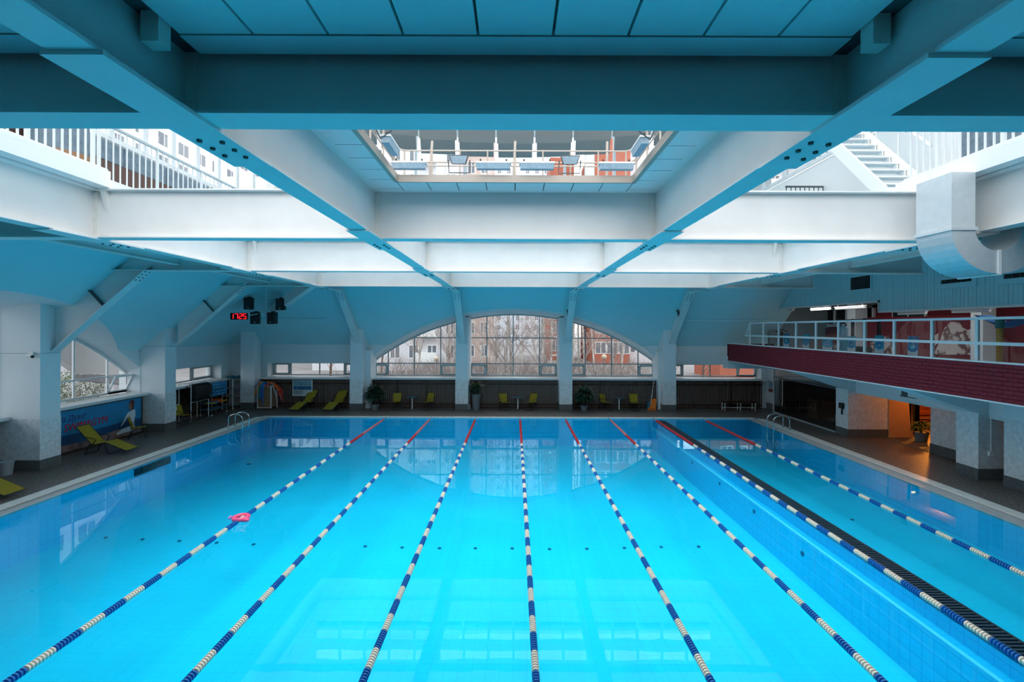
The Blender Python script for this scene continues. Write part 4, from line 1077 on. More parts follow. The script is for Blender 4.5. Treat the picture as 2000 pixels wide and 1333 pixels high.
# sign and wall at the far right corner
wc = MB().box(15.1, 15.3, 27.9, 30.2, 0.34, 2.96); struct(wc.build('wall_corner', M['tile_grey']))
MB_ = MB().box(15.08, 15.3, 27.88, 30.2, 0.001, 0.34); struct(MB_.build('baseboard_corner', M['tile_dark']))
t = thing('notice_sign', 'white notice with dark blue lines and a red box on the far right wall', 'sign', (15.08, 28.7, 1.2))
MB().box(15.075, 15.095, 28.25, 29.05, 1.0, 1.68).build('sheet', mat('pale_sheet', (0.5, 0.57, 0.6), 0.5), t)
for k in range(4): MB().box(15.068, 15.075, 28.32, 28.98 - 0.1 * (k % 2), 1.58 - 0.085 * k, 1.61 - 0.085 * k).build('text_line', mat('navy_print', (0.02, 0.06, 0.16), 0.5) if k == 0 else bpy.data.materials['navy_print'], t)
MB().box(15.068, 15.075, 28.5, 28.95, 1.04, 1.22).build('red_box', mat('red_print', (0.30, 0.035, 0.02), 0.5), t)
# glass partition with a dim office behind
gp = thing('glass_partition', 'tall grey glass partition between the far corner and the right pier', 'partition', (14.75, 25, 0))
MB().box(14.72, 14.78, 27.78, 27.84, 0, 2.9).build('white_post', M['white'], gp); MB().box(14.72, 14.78, 22.2, 22.26, 0, 2.9).build('white_post', M['framegrey'], gp)
MB().box(14.71, 14.79, 22.2, 27.8, 0.001, 0.06).build('floor_rail', M['framegrey'], gp); MB().box(14.72, 14.78, 22.2, 27.8, 1.97, 2.03).build('transom', M['darkgrey'], gp)
for k in range(3):
    y0 = 22.26 + 1.84 * k
    MB().poly([(14.75, y0, 0.06), (14.75, y0 + 1.83, 0.06), (14.75, y0 + 1.83, 2.95), (14.75, y0, 2.95)]).build('pane', M['office_glass'], gp, fix=False)
of = MB(); of.box(15.3, 18.4, 27.66, 27.88, 0, 2.96); of.box(18.2, 18.4, 22.2, 27.9, 0, 2.96); of.box(16.35, 18.4, 22.2, 22.4, 0, 2.6)  # near-black walls stand in for office gloom; first sheet hides a lit wall
struct(of.build('wall_office', mat('office_gloom_wall', (0.035, 0.033, 0.032), 0.7)))
of = MB(); of.box(14.9, 16.35, 22.25, 22.45, 0, 2.0); struct(of.build('wall_office_side', mat('glow_tinted_side', (0.42, 0.10, 0.012), 0.7)))  # orange light of the interior put into this wall's colour
t = thing('reception_desk', 'wooden desk behind the grey glass partition', 'desk', (16.2, 26.0, 0))
wd = mat('light_desk_wood', (0.30, 0.16, 0.09), 0.5, noise=0.2, nscale=5)
MB().box(15.8, 16.7, 25.5, 25.56, 0, 0.95).build('front_panel', wd, t); MB().box(15.75, 16.75, 25.45, 26.4, 0.95, 1.0).build('top', wd, t); MB().box(15.8, 15.85, 25.56, 26.35, 0, 0.95).build('side_panel', wd, t); MB().box(16.65, 16.7, 25.56, 26.35, 0, 0.95).build('side_panel', wd, t)
for k, (x, z) in enumerate(((15.95, 0.3), (16.25, 0.36), (16.5, 0.28))):
    q = thing('desk_item', ('dark monitor at the left end', 'dark printer in the middle', 'small dark box at the right end')[k] + ' of the wooden desk behind glass', 'office equipment', (x, 25.8, 1.0))
    MB().box(x - 0.12, x + 0.12, 25.75, 25.9, 1.03, 1.0 + z).build('body', M['black'], q); MB().box(x - 0.07, x + 0.07, 25.7, 25.95, 1.0, 1.03).build('foot', M['black'], q)
t = thing('exercise_bike', 'dark exercise bike behind the grey glass partition', 'exercise machine', (16.4, 24.2, 0))
MB().box(15.9, 16.9, 24.1, 24.3, 0, 0.06).build('base', M['black'], t); MB().lathe([(0.3, -0.04), (0.3, 0.04)], 18, (16.2, 24.2, 0.4), 'y').build('flywheel', M['grey'], t)
MB().bar((16.2, 24.2, 0.4), (16.05, 24.2, 1.2), 0.08, 0.08).build('front_post', M['grey'], t); MB().bar((16.6, 24.2, 0.06), (16.65, 24.2, 0.95), 0.07, 0.07).build('seat_post', M['grey'], t); MB().box(16.5, 16.85, 24.08, 24.32, 0.95, 1.02).build('saddle', M['black'], t); MB().tube([(16.0, 23.95, 1.25), (16.05, 24.2, 1.18), (16.0, 24.45, 1.25)], 0.025, 6).build('handlebar', M['black'], t)
t = thing('air_conditioner', 'dark and white wall unit under the gallery above the lounge', 'air conditioner', (14.85, 18.3, 2.2))
MB().box(14.74, 14.95, 17.75, 18.32, 2.22, 2.56).build('white_cover', M['white'], t); MB().box(14.80, 14.95, 18.32, 18.70, 2.22, 2.56).build('dark_intake', M['darkgrey'], t); MB().box(14.79, 14.95, 18.1, 18.75, 2.18, 2.22).build('bottom_lip', M['darkgrey'], t)
# ================================================================ lane ropes
def run_mesh(name, m, n, L):
    q = MB(); p = L / n; prof = []
    for k in range(n):
        y0 = k * p
        prof += [(0.030, y0 + 0.004), (0.055, y0 + 0.010), (0.055, y0 + p * 0.62), (0.030, y0 + p * 0.70)]
    q.lathe(prof, 10, (0, 0, 0), 'y')
    return q.mesh(name, m)
RL = 0.43
run_c = run_mesh('white_float_run', M['cream'], 8, RL); run_b = run_mesh('blue_float_run', M['blue'], 8, RL)
run_r = run_mesh('red_float_run', M['red'], 16, 0.86); run_p = run_mesh('red_float_run', M['pink'], 16, 0.86)
ROPES = ((-6.78, 0.10, 'first from the left, beside the pink ring float'), (-4.40, 0.3, 'second from the left'), (-2.03, 0.0, 'third from the left, left of centre'), (0.31, 0.2, 'fourth from the left, nearest the middle'), (2.68, 0.55, 'fifth from the left, right of centre'), (5.01, 0.4, 'sixth from the left'), (7.36, 0.7, 'seventh from the left, along the dark grating'), (9.96, 0.15, 'rightmost, alone in the shallow part'))
for i, (x, ph, nm) in enumerate(ROPES):
    t = thing('lane_rope', 'blue and cream lane rope, %s' % nm, 'lane rope', (x, 13, -0.04), 'lane ropes on the pool')
    MB().tube([(x, 3.0, -0.04), (x, 25.45, -0.04), (x, 25.98, 0.03)], 0.008, 6).build('cable', M['darkgrey'], t)
    MB().tube([(x, 25.35, -0.03), (x, 25.7, 0.0)], 0.022, 6).build('spring', M['grey'], t)
    MB().lathe([(0.05, 0.006), (0.05, 0.03), (0.02, 0.05)], 10, (x, 25.98, 0.0)).build('anchor', M['chrome'], t)
    y = 25.3; k = 0
    while y > 20.6:
        link('red_float_run', run_p if (i in (0, 1, 5) and k < 4) else run_r, t, (0, y - 0.86 - 13, 0.0)); y -= 0.86; k += 1
    y -= ph * 0.2; k = 0
    while y > 3.6:
        link('white_float_run' if k % 2 == 0 else 'blue_float_run', run_c if k % 2 == 0 else run_b, t, (0, y - RL - 13, 0.0)); y -= RL; k += 1
# pink ring float by the first rope
t = thing('pink_swim_toy', 'pink inflatable swim toy floating against the leftmost lane rope', 'pool toy', (-6.78, 12.15, -0.03))
q = MB(); q.tube([(-6.78 + 0.16 * math.cos(a), 12.15 + 0.17 * math.sin(a), 0.0) for a in [2 * PI * k / 16 for k in range(16)]], 0.055, 8, closed=True); pk = mat('pink_vinyl', (0.80, 0.09, 0.22), 0.3)
q.build('ring', pk, t, smooth=True); MB().ico((-6.60, 12.0, 0.0), 0.09, 2, sq=(1.3, 0.7, 0.6)).build('paddle', pk, t, smooth=True); MB().ico((-7.08, 12.2, -0.02), 0.07, 2, sq=(0.35, 1.3, 0.6)).build('tail', mat('lilac_vinyl', (0.55, 0.25, 0.6), 0.3), t, smooth=True)

# ================================================================ ladders
def ladder(x_dry, x_wet, y, label, sg, extra=False):
    t = thing('pool_ladder', label, 'ladder', ((x_dry + x_wet) / 2, y, 0))
    for yy in (y - 0.28, y + 0.28):
        pts = [(x_dry, yy, 0.0), (x_dry, yy, 0.42)] + [((x_dry + x_wet) / 2 - (x_wet - x_dry) / 2 * math.cos(a), yy, 0.45 + 0.22 * math.sin(a)) for a in [PI * k / 8 for k in range(9)]] + [(x_wet, yy, 0.3), (x_wet, yy, -1.0)]
        MB().tube(pts, 0.024, 10).build('rail', M['chrome'], t, smooth=True)
        MB().lathe([(0.055, 0.004), (0.055, 0.02)], 12, (x_dry, yy, 0)).build('foot_plate', M['chrome'], t)
    for z in (-0.18, -0.30, -0.45, -0.6, -0.8): MB().box(x_wet - 0.05, x_wet + 0.05, y - 0.27, y + 0.27, z - 0.02, z + 0.01).build('step', M['chrome'], t)
ladder(-13.32, -12.66, 23.05, 'chrome pool ladder on the left edge near the far corner', 1)
ladder(12.92, 12.16, 23.2, 'chrome pool ladder on the right edge before the glass partition', -1)

# ================================================================ yellow loungers and chairs
def lounger_parts(t):
    prof = [(-0.62, 1.02), (-0.08, 0.40), (0.05, 0.36), (0.42, 0.44), (0.62, 0.36), (1.18, 0.13)]
    w = 0.30
    def seg(name, a, b):
        q = MB()
        for i in range(a, b):
            (y0, z0), (y1, z1) = prof[i], prof[i + 1]
            q.prism([(-w, y0, z0), (-w, y1, z1), (-w, y1, z1 + 0.012), (-w, y0, z0 + 0.012)], (2 * w, 0, 0))
        q.build(name, M['yellow'], t, local=True)
    seg('backrest', 0, 1); seg('seat', 1, 3); seg('leg_rest', 3, 5)
    q = MB()
    for sx in (-w, w): q.tube([(sx, y, z) for (y, z) in prof], 0.016, 8)
    q.tube([(-w, prof[0][0], prof[0][1]), (w, prof[0][0], prof[0][1])], 0.016, 8); q.tube([(-w, prof[-1][0], prof[-1][1]), (w, prof[-1][0], prof[-1][1])], 0.016, 8)
    stuff_ = q.build('side_frame', M['blackmetal'], t, local=True)
    for (ya, yb) in ((-0.12, -0.30), (0.40, 0.55)):
        MB().tube([(-w, ya, 0.38), (-w, yb, 0.03), (-w + 0.04, yb, 0.016), (w - 0.04, yb, 0.016), (w, yb, 0.03), (w, ya, 0.38)], 0.016, 8).build('leg', M['blackmetal'], t, local=True)
    for sx in (-w - 0.03, w + 0.03):
        MB().tube([(sx, -0.30, 0.66), (sx, 0.02, 0.60), (sx, 0.12, 0.56), (sx, 0.0, 0.37)], 0.016, 8).build('armrest', M['blackmetal'], t, local=True)
    return t
L0 = lounger_parts(thing('sun_lounger', 'yellow mesh lounger standing before the slogan banner', 'sun lounger', (-15.55, 18.35, 0), 'yellow loungers', -PI / 2 + 0.05))
dup(L0, (-15.0, 13.55, 0), -PI / 2, 'yellow mesh lounger cut off by the left picture edge', 'yellow loungers')
dup(L0, (-12.05, 28.45, 0), PI - 0.22, 'yellow mesh lounger in front of the notice board', 'yellow loungers')
dup(L0, (-10.25, 28.45, 0), PI - 0.16, 'yellow mesh lounger between the notice board and the first far column', 'yellow loungers')
def chair_parts(t):
    w = 0.23
    MB().prism([(-w, -0.2, 0.43), (-w, 0.24, 0.45), (-w, 0.24, 0.465), (-w, -0.2, 0.445)], (2 * w, 0, 0)).build('seat', M['yellow'], t, local=True)
    MB().prism([(-w, -0.2, 0.46), (-w, -0.34, 0.90), (-w, -0.325, 0.905), (-w, -0.185, 0.46)], (2 * w, 0, 0)).build('backrest', M['yellow'], t, local=True)
    q = MB().tube([(-w, 0.24, 0.455), (-w, -0.2, 0.44), (-w, -0.34, 0.91), (w, -0.34, 0.91), (w, -0.2, 0.44), (w, 0.24, 0.455)], 0.014, 6); q.build('frame', M['blackmetal'], t, local=True)
    for sx in (-w - 0.02, w + 0.02):
        MB().tube([(sx, -0.30, 0.66), (sx, 0.2, 0.64), (sx, 0.22, 0.44)], 0.013, 6).build('armrest', M['blackmetal'], t, local=True)
    for (ya, yb) in ((0.2, 0.28), (-0.2, -0.3)):
        MB().tube([(-w, ya, 0.44), (-w, yb, 0.025), (-w + 0.03, yb, 0.014), (w - 0.03, yb, 0.014), (w, yb, 0.025), (w, ya, 0.44)], 0.013, 6).build('leg', M['blackmetal'], t, local=True)
    return t
C0 = chair_parts(thing('garden_chair', 'yellow mesh chair left of the table below the left arch', 'chair', (-6.8, 28.3, 0), 'yellow mesh chairs', PI + 0.15))
for (x, y, rz, lb) in ((-5.0, 28.3, PI - 0.5, 'yellow mesh chair right of the table below the left arch'),
                       (-0.56, 28.3, PI + 0.35, 'yellow mesh chair left of the table under the central window'), (0.98, 28.3, PI - 0.55, 'yellow mesh chair right of the table under the central window'),
                       (5.32, 28.35, PI + 0.7, 'yellow mesh chair left of the table, near the leafy bush, right arch'), (6.95, 28.3, PI - 0.05, 'yellow mesh chair right of the table under the right arch'),
                       (-15.95, 20.75, -PI / 2 + 0.5, 'yellow mesh chair by the end of the slogan banner'), (-16.1, 23.75, -PI / 2 - 0.2, 'yellow mesh chair before the wetsuit rack, behind the left pier')):
    dup(C0, (x, y, 0), rz, lb, 'yellow mesh chairs')
tq = thing('towel', 'white towel thrown over the chair by the wetsuit rack', 'towel', (-16.3, 23.8, 0.9))
q = MB(); q.grid(lambda u, v: (-16.44 + 0.07 * math.cos(v * PI), 23.6 + 0.36 * u, 0.94 - 0.3 * abs(v - 0.5) * 2 + 0.02 * math.sin(9 * u)), 8, 8); q.build('cloth', M['white'], tq)
tm = mat('blue_grey_table_top', (0.06, 0.12, 0.15), 0.4)
T0 = None
for (x, lb) in ((-5.92, 'round table with a pale pillar foot below the left arch'), (0.21, 'round table with a pale pillar foot under the central window'), (6.08, 'round table with a pale pillar foot under the right arch')):
    if T0 is None:
        T0 = thing('bistro_table', lb, 'table', (x, 28.35, 0), 'round tables')
        MB().lathe([(0.33, 0.70), (0.35, 0.715), (0.35, 0.735), (0.33, 0.74)], 24).build('table_top', tm, T0, local=True)
        MB().lathe([(0.035, 0.02), (0.035, 0.70)], 12).build('pillar', M['white'], T0, local=True)
        MB().lathe([(0.22, 0.002), (0.2, 0.02), (0.05, 0.035)], 20).build('foot', M['darkgrey'], T0, local=True)
    else: dup(T0, (x, 28.35, 0), 0, lb, 'round tables')

# ================================================================ plants
leafm = mat('dark_green_leaf', (0.020, 0.075, 0.045), 0.45, noise=0.5, nscale=5)
leafy = mat('yellow_green_leaf', (0.12, 0.17, 0.03), 0.45, noise=0.4, nscale=9)
def leaf(q, base, d, L, w, droop):
    base = Vector(base); d = Vector(d).normalized(); s = d.cross(Vector((0, 0, 1)))
    s = s.normalized() if s.length > 0.05 else Vector((1, 0, 0))
    p1 = base + d * L * 0.5 + Vector((0, 0, 0.02)); p2 = base + d * L - Vector((0, 0, droop * L))
    u = Vector((0, 0, -0.15 * w))
    q.f.append(tuple(len(q.v) + i for i in (0, 1, 2))); q.f.append(tuple(len(q.v) + i for i in (0, 2, 3))); q.f.append(tuple(len(q.v) + i for i in (1, 4, 2))); q.f.append(tuple(len(q.v) + i for i in (2, 4, 3)))
    q.v += [tuple(base), tuple(p1 + s * w / 2 + u), tuple(p1), tuple(p1 - s * w / 2 + u), tuple(p2)]
def bush(x, y, label, R, H, z0, potr, poth, n, seed, lm=None, lw=0.11, ll=0.34):
    rnd = random.Random(seed)
    t = thing('potted_plant', label, 'plant', (x, y, 0), 'plants along the far wall')
    MB().lathe([(potr * 0.75, 0.001), (potr, poth), (potr * 1.06, poth), (potr * 1.06, poth - 0.05)], 18, (x, y, 0)).build('pot', mat('grey_pot', (0.14, 0.17, 0.19), 0.6) if 'grey_pot' not in bpy.data.materials else bpy.data.materials['grey_pot'], t)
    MB().lathe([(potr * 0.9, poth - 0.04), (potr * 0.9, poth - 0.02)], 14, (x, y, 0)).build('soil', M['wood'], t)
    q = MB()
    for k in range(9):
        a = rnd.uniform(0, 2 * PI); r = rnd.uniform(0.1, 0.5) * R
        q.tube([(x, y, poth - 0.05), (x + r * math.cos(a) * 0.5, y + r * math.sin(a) * 0.5, (poth + H) * 0.5), (x + r * math.cos(a), y + r * math.sin(a), H * rnd.uniform(0.7, 0.95))], 0.010, 5)
    stuff(q.build('stems', leafm, t))
    q = MB()
    for k in range(n):
        a = rnd.uniform(0, 2 * PI); e = rnd.uniform(-0.5, 1.2); rr = rnd.uniform(0.35, 0.85)
        c = Vector((x + R * rr * math.cos(a) * math.cos(e) * 0.8, y + R * 0.5 * rr * math.sin(a) * math.cos(e), z0 + (H - z0) * 0.5 + (H - z0) * 0.5 * rr * math.sin(e)))
        d = Vector((math.cos(a) * math.cos(e), math.sin(a) * math.cos(e), math.sin(e) * 0.8 + 0.15))
        leaf(q, c, d, ll * rnd.uniform(0.7, 1.2), lw * rnd.uniform(0.7, 1.2), rnd.uniform(0.1, 0.5))
    stuff(q.build('leaves', lm or leafm, t, fix=False))
    return t
bush(-8.02, 28.15, 'dark leafy potted bush beside the first far column', 0.62, 1.42, 0.25, 0.24, 0.32, 420, 3)
bush(4.02, 28.15, 'dark leafy potted bush right of the central arch columns', 0.64, 1.40, 0.22, 0.24, 0.30, 420, 5)
bush(-2.2, 28.25, 'tall grey planter with a flowering green plant by the central window', 0.36, 1.62, 0.85, 0.25, 0.92, 200, 8, None, 0.08, 0.36)
q0 = [o for o in bpy.data.objects if o.get('label', '').startswith('tall grey planter')][0]
rq = random.Random(2); q = MB()
for k in range(16): q.ico((-2.27 + rq.uniform(-0.2, 0.25), 28.25 + rq.uniform(-0.15, 0.1), 1.38 + rq.uniform(0, 0.22)), 0.035, 1)
stuff(q.build('yellow_flowers', mat('yellow_petals', (0.5, 0.42, 0.04), 0.6), q0))
bush(17.15, 20.6, 'leafy plant in a dark tub at the orange-lit lounge entrance', 0.50, 0.82, 0.38, 0.26, 0.42, 260, 12, leafy, 0.07, 0.2)

# ================================================================ small things on the deck
def bin_(x, y, r, h, label, name='waste_bin', m=None, lid=True):
    t = thing(name, label, 'bin', (x, y, 0))
    MB().lathe([(r * 0.8, 0.002), (r, h * 0.92), (r * 1.04, h * 0.92), (r * 1.04, h * 0.94), (r * 0.9, h * 0.94)], 20, (x, y, 0)).build('body', m or M['grey'], t)
    if lid: MB().lathe([(r * 1.06, h * 0.94), (r * 1.06, h * 0.97), (r * 0.8, h * 1.03), (r * 0.2, h * 1.06)], 20, (x, y, 0)).build('lid', M['grey'], t)
    return t
bin_(-16.15, 15.55, 0.19, 0.44, 'grey lidded waste bin at the foot of the big left pier')
bin_(-2.62, 28.25, 0.11, 0.34, 'small grey bucket next to the tall grey planter', 'bucket', lid=False)
bin_(9.46, 28.75, 0.14, 0.36, 'dim blue-grey bin right of the rightmost far column', m=mat('dim_blue_plastic', (0.05, 0.10, 0.13), 0.5))
t = thing('dustpan', 'orange long-handled dustpan leaning by the rightmost far column', 'dustpan', (8.05, 28.5, 0))
om = mat('orange_plastic', (0.75, 0.17, 0.01), 0.45)
MB().prism([(7.82, 28.45, 0.02), (8.22, 28.45, 0.02), (8.34, 28.62, 0.62), (8.08, 28.62, 0.62)], (0, 0.05, 0)).build('pan', om, t); MB().prism([(7.70, 28.25, 0.01), (8.2, 28.25, 0.01), (8.22, 28.48, 0.02), (7.8, 28.48, 0.02)], (0, 0, 0.07)).build('scoop', om, t)
t = thing('broom', 'broom with a white stick and blue brush beside the orange dustpan', 'broom', (7.95, 28.7, 0))
MB().tube([(7.95, 28.55, 0.28), (8.22, 28.8, 1.68)], 0.016, 8).build('stick', M['white'], t); MB().box(7.78, 7.92, 28.5, 28.75, 0.02, 0.45).build('brush', mat('blue_brush', (0.02, 0.18, 0.28), 0.7), t)
t = thing('bench', 'low dark bench with white tubular legs on the far right', 'bench', (13.0, 28.4, 0))
for k in range(3): MB().box(12.1, 14.0, 28.15 + 0.17 * k, 28.30 + 0.17 * k, 0.46, 0.50).build('seat_plank', M['wood'], t)
for xx in (12.15, 13.05, 13.9):
    for yy in (28.2, 28.58): MB().tube([(xx, yy, 0), (xx, yy, 0.46)], 0.024, 8).build('leg', M['white'], t)
    MB().tube([(xx, 28.2, 0.16), (xx, 28.58, 0.16)], 0.018, 8).build('cross_bar', M['white'], t)
MB().tube([(12.15, 28.4, 0.16), (13.9, 28.4, 0.16)], 0.018, 8).build('stretcher', M['white'], t)

# notice board
t = thing('notice_board', 'white framed notice board with blue pictures behind the lounger', 'sign', (-12.55, 28.97, 1.2))
MB().box(-13.12, -11.98, 28.965, 29.005, 0.70, 1.60).build('sheet', mat('pale_board', (0.55, 0.60, 0.61), 0.5), t)
MB().box(-13.14, -11.96, 28.955, 29.005, 1.61, 1.74).build('navy_header', mat('navy_header', (0.012, 0.03, 0.10), 0.5), t)
MB().box(-13.08, -12.02, 28.955, 28.965, 1.26, 1.57).build('sky_picture', mat('pale_blue_picture', (0.15, 0.33, 0.42), 0.5), t)
MB().box(-13.08, -12.88, 28.955, 28.965, 1.03, 1.24).build('blue_picture', mat('blue_picture', (0.015, 0.12, 0.28), 0.5), t)
MB().box(-12.86, -12.02, 28.955, 28.965, 1.03, 1.24).build('blue_picture', bpy.data.materials['blue_picture'], t)
for k in range(4): MB().box(-13.06 + 0.14 * k, -12.96 + 0.14 * k, 28.955, 28.965, 0.76, 0.98).build('text_block', mat('grey_print', (0.25, 0.29, 0.31), 0.6) if k == 0 else bpy.data.materials['grey_print'], t)
for k, xx in enumerate((-12.62, -12.40)): MB().box(xx - 0.04, xx + 0.04, 28.95, 28.956, 1.36, 1.39).build('dark_mark', M['black'], t)
for (a, b_, c, d) in ((-13.14, -13.10, 0.68, 1.62), (-12.0, -11.96, 0.68, 1.62)): MB().box(a, b_, 28.95, 29.0, c, d).build('frame_side', M['white'], t)
MB().box(-13.14, -11.96, 28.95, 29.0, 0.66, 0.70).build('frame_bottom', M['white'], t)

# noodle cart
t = thing('noodle_cart', 'wooden-sided cart with white posts holding foam noodles', 'cart', (-14.4, 28.4, 0))
ply = mat('plywood', (0.26, 0.17, 0.10), 0.6, noise=0.15, nscale=5)
for (x, y) in ((-14.75, 28.1), (-13.98, 28.1), (-14.75, 28.75), (-13.98, 28.75)):
    MB().box(x - 0.025, x + 0.025, y - 0.025, y + 0.025, 0.06, 1.36).build('post', M['white'], t); MB().lathe([(0.03, -0.02), (0.03, 0.02)], 10, (x, y, 0.032), 'x').build('castor', M['black'], t)
MB().box(-14.74, -13.99, 28.09, 28.11, 0.12, 1.30).build('front_panel', ply, t); MB().box(-14.74, -13.99, 28.74, 28.76, 0.12, 1.30).build('back_panel', ply, t)
MB().box(-14.76, -14.74, 28.1, 28.75, 0.12, 1.30).build('side_panel', ply, t); MB().box(-13.99, -13.97, 28.1, 28.75, 0.12, 1.30).build('side_panel', ply, t); MB().box(-14.74, -13.99, 28.1, 28.75, 0.1, 0.13).build('bottom', ply, t)
MB().box(-14.76, -13.97, 28.07, 28.11, 0.08, 0.12).build('base_rail', M['white'], t)
nc = {'orange': (0.85, 0.22, 0.01), 'red': (0.70, 0.03, 0.02), 'blue': (0.01, 0.13, 0.50), 'green': (0.01, 0.22, 0.16), 'pale pink': (0.62, 0.40, 0.42), 'lilac': (0.30, 0.26, 0.5)}
NM = {k: mat('foam_' + k.replace(' ', '_'), v, 0.7) for k, v in nc.items()}
ND = (('orange', 0.25, -0.55, 0.75, 'hanging off the left side'), ('orange', 0.3, 0.75, 1.05, 'arching to the right'), ('red', 0.4, 0.95, 0.9, 'arching far right, upper'), ('red', 0.45, 0.95, 0.42, 'drooping right, lowest tip'), ('red', 0.5, 0.75, 0.75, 'right, middle height'),
      ('pale pink', 0.55, 0.85, 0.50, 'drooping right beside the red one'), ('pale pink', 0.6, 0.70, 0.08, 'hanging down to the floor at right'), ('blue', 0.5, 0.0, 0.3, 'hanging in front of the cart'), ('blue', 0.4, -0.1, 0.62, 'short, in front of the cart'), ('green', 0.35, -0.2, 0.66, 'hanging in front at the left'), ('lilac', 0.2, -0.68, 1.28, 'sticking out to the left'), ('lilac', 0.2, -0.62, 0.6, 'hanging behind the orange one'), ('red', 0.5, 0.3, 1.58, 'standing up at the back'), ('green', 0.5, 0.5, 1.5, 'sticking up to the right'))
for k, (c, sx, dx, ze, nm) in enumerate(ND):
    x0 = -14.36 + (sx - 0.4) * 0.6; y0 = 28.28 + 0.03 * (k % 6)
    xe = -14.36 + dx; ye = 27.98 - 0.012 * k if abs(dx) < 0.25 else y0 - 0.1
    top = 1.48 if ze < 1.4 else 1.4
    pts = []
    for i in range(13):
        u = i / 12
        if u < 0.3: pts.append((x0, y0, 0.7 + (top - 0.7) * u / 0.3))
        else:
            w = (u - 0.3) / 0.7
            pts.append((x0 + (xe - x0) * math.sin(w * PI / 2), y0 + (ye - y0) * min(1, w * 2.2), top + 0.10 * math.sin(min(1, w * 2) * PI) * (1 if ze < 1.4 else 0.3) + (ze - top) * w ** 1.9))
    q = thing('foam_noodle', '%s foam pool noodle in the cart, %s' % (c, nm), 'pool noodle', (x0, y0, 0.7), 'foam noodles in the cart')
    MB().tube(pts, 0.036, 8).build('foam', NM[c], q, smooth=True)

# wetsuit rack
t = thing('clothes_rack', 'white tube rack with black wetsuits by the left strip window', 'rack', (-16.35, 25.1, 0))
for yy in (24.35, 25.75):
    for xx in (-16.7, -16.1): MB().tube([(xx, yy, 0.0), (xx, yy, 1.9)], 0.02, 8).build('post', M['white'], t)
    MB().tube([(-16.7, yy, 1.9), (-16.1, yy, 1.9)], 0.02, 8).build('end_bar', M['white'], t)
for z in (1.9, 0.95): MB().tube([(-16.1, 24.35, z), (-16.1, 25.75, z)], 0.02, 8).build('rail', M['white'], t)
MB().tube([(-16.1, 24.35, 0.06), (-16.1, 25.75, 0.06)], 0.02, 8).build('rail', M['blackmetal'], t)
def ORD(k, n):
    if k == 0: return 'first from the left'
    if k == n - 1: return 'last on the right'
    return ('second', 'third', 'fourth', 'fifth', 'sixth', 'seventh', 'eighth', 'ninth', 'tenth')[k - 1] + ' from the left'
suitm = mat('black_neoprene', (0.014, 0.017, 0.02), 0.35, noise=0.4, nscale=9)
for k in range(11):
    y0 = 24.45 + 0.115 * k
    q = thing('wetsuit', 'black wetsuit on the white tube rack, %s' % ORD(k, 11), 'wetsuit', (-16.12, y0, 1.2), 'wetsuits on the rack')
    MB().tube([(-16.12, y0, 1.92), (-16.12, y0, 1.84)], 0.006, 5).build('hanger_hook', M['chrome'], q)
    MB().lathe([(0.05, 1.85), (0.15, 1.76), (0.14, 1.45), (0.11, 1.2), (0.15, 1.02), (0.09, 0.98)], 10, (0, 0, 0)).xf(Matrix.Translation((-16.12, y0, 0)) @ Matrix.Diagonal((1.6, 0.36, 1, 1))).build('suit_body', suitm, q, smooth=True)
    for s in (-1, 1): MB().tube([(-16.12 + s * 0.2, y0, 1.74), (-16.12 + s * 0.27, y0 - 0.02, 1.3)], [0.05, 0.035], 7).build('sleeve', suitm, q)
# shelf of aqua gear
t = thing('gear_shelf', 'open shelf of blue foam dumbbells left of the corner column', 'shelf', (-16.3, 26.6, 0))
for yy in (25.95, 27.3):
    for xx in (-16.65, -16.05): MB().tube([(xx, yy, 0.05), (xx, yy, 1.75)], 0.018, 8).build('post', M['chrome'], t); MB().lathe([(0.03, 0.0), (0.03, 0.06)], 8, (xx, yy, 0)).build('castor', M['white'], t)
shm = mat('clear_blue_shelf', (0.10, 0.25, 0.34), 0.3)
for z in (0.30, 0.62, 1.02, 1.38): MB().box(-16.66, -16.04, 25.93, 27.32, z, z + 0.02).build('shelf_board', shm, t)
foam = mat('sky_blue_foam', (0.02, 0.24, 0.50), 0.7)
gi = 0
DB = None
for (z, n, rows) in ((1.40, 7, 2), (1.04, 7, 2)):
    for r_ in range(rows):
        for k in range(n):
            y0 = 26.05 + 0.18 * k + 0.07 * r_; zz = z + 0.075 + 0.15 * r_
            lb = 'blue foam dumbbell, %s row on the %s gear shelf, %s' % (('lower', 'upper')[r_], 'top' if z > 1.2 else 'middle', ORD(k, n))
            if DB is None:
                DB = thing('foam_dumbbell', lb, 'dumbbell', (-16.1, y0, zz), 'foam dumbbells on the shelf')
                ring = [(0.035, 0), (0.075, 0), (0.075, 0.11), (0.035, 0.11)]
                MB().lathe([(0.03, -0.02)] + ring, 14, (-0.02, 0, 0), 'x').build('float_disc', foam, DB, local=True); MB().lathe([(0.03, -0.02)] + ring, 14, (-0.32, 0, 0), 'x').build('float_disc', foam, DB, local=True)
                MB().lathe([(0.016, -0.34), (0.016, 0.10)], 8, (0, 0, 0), 'x').build('grip', M['white'], DB, local=True)
            else: dup(DB, (-16.1, y0, zz), random.uniform(-0.25, 0.25), lb)
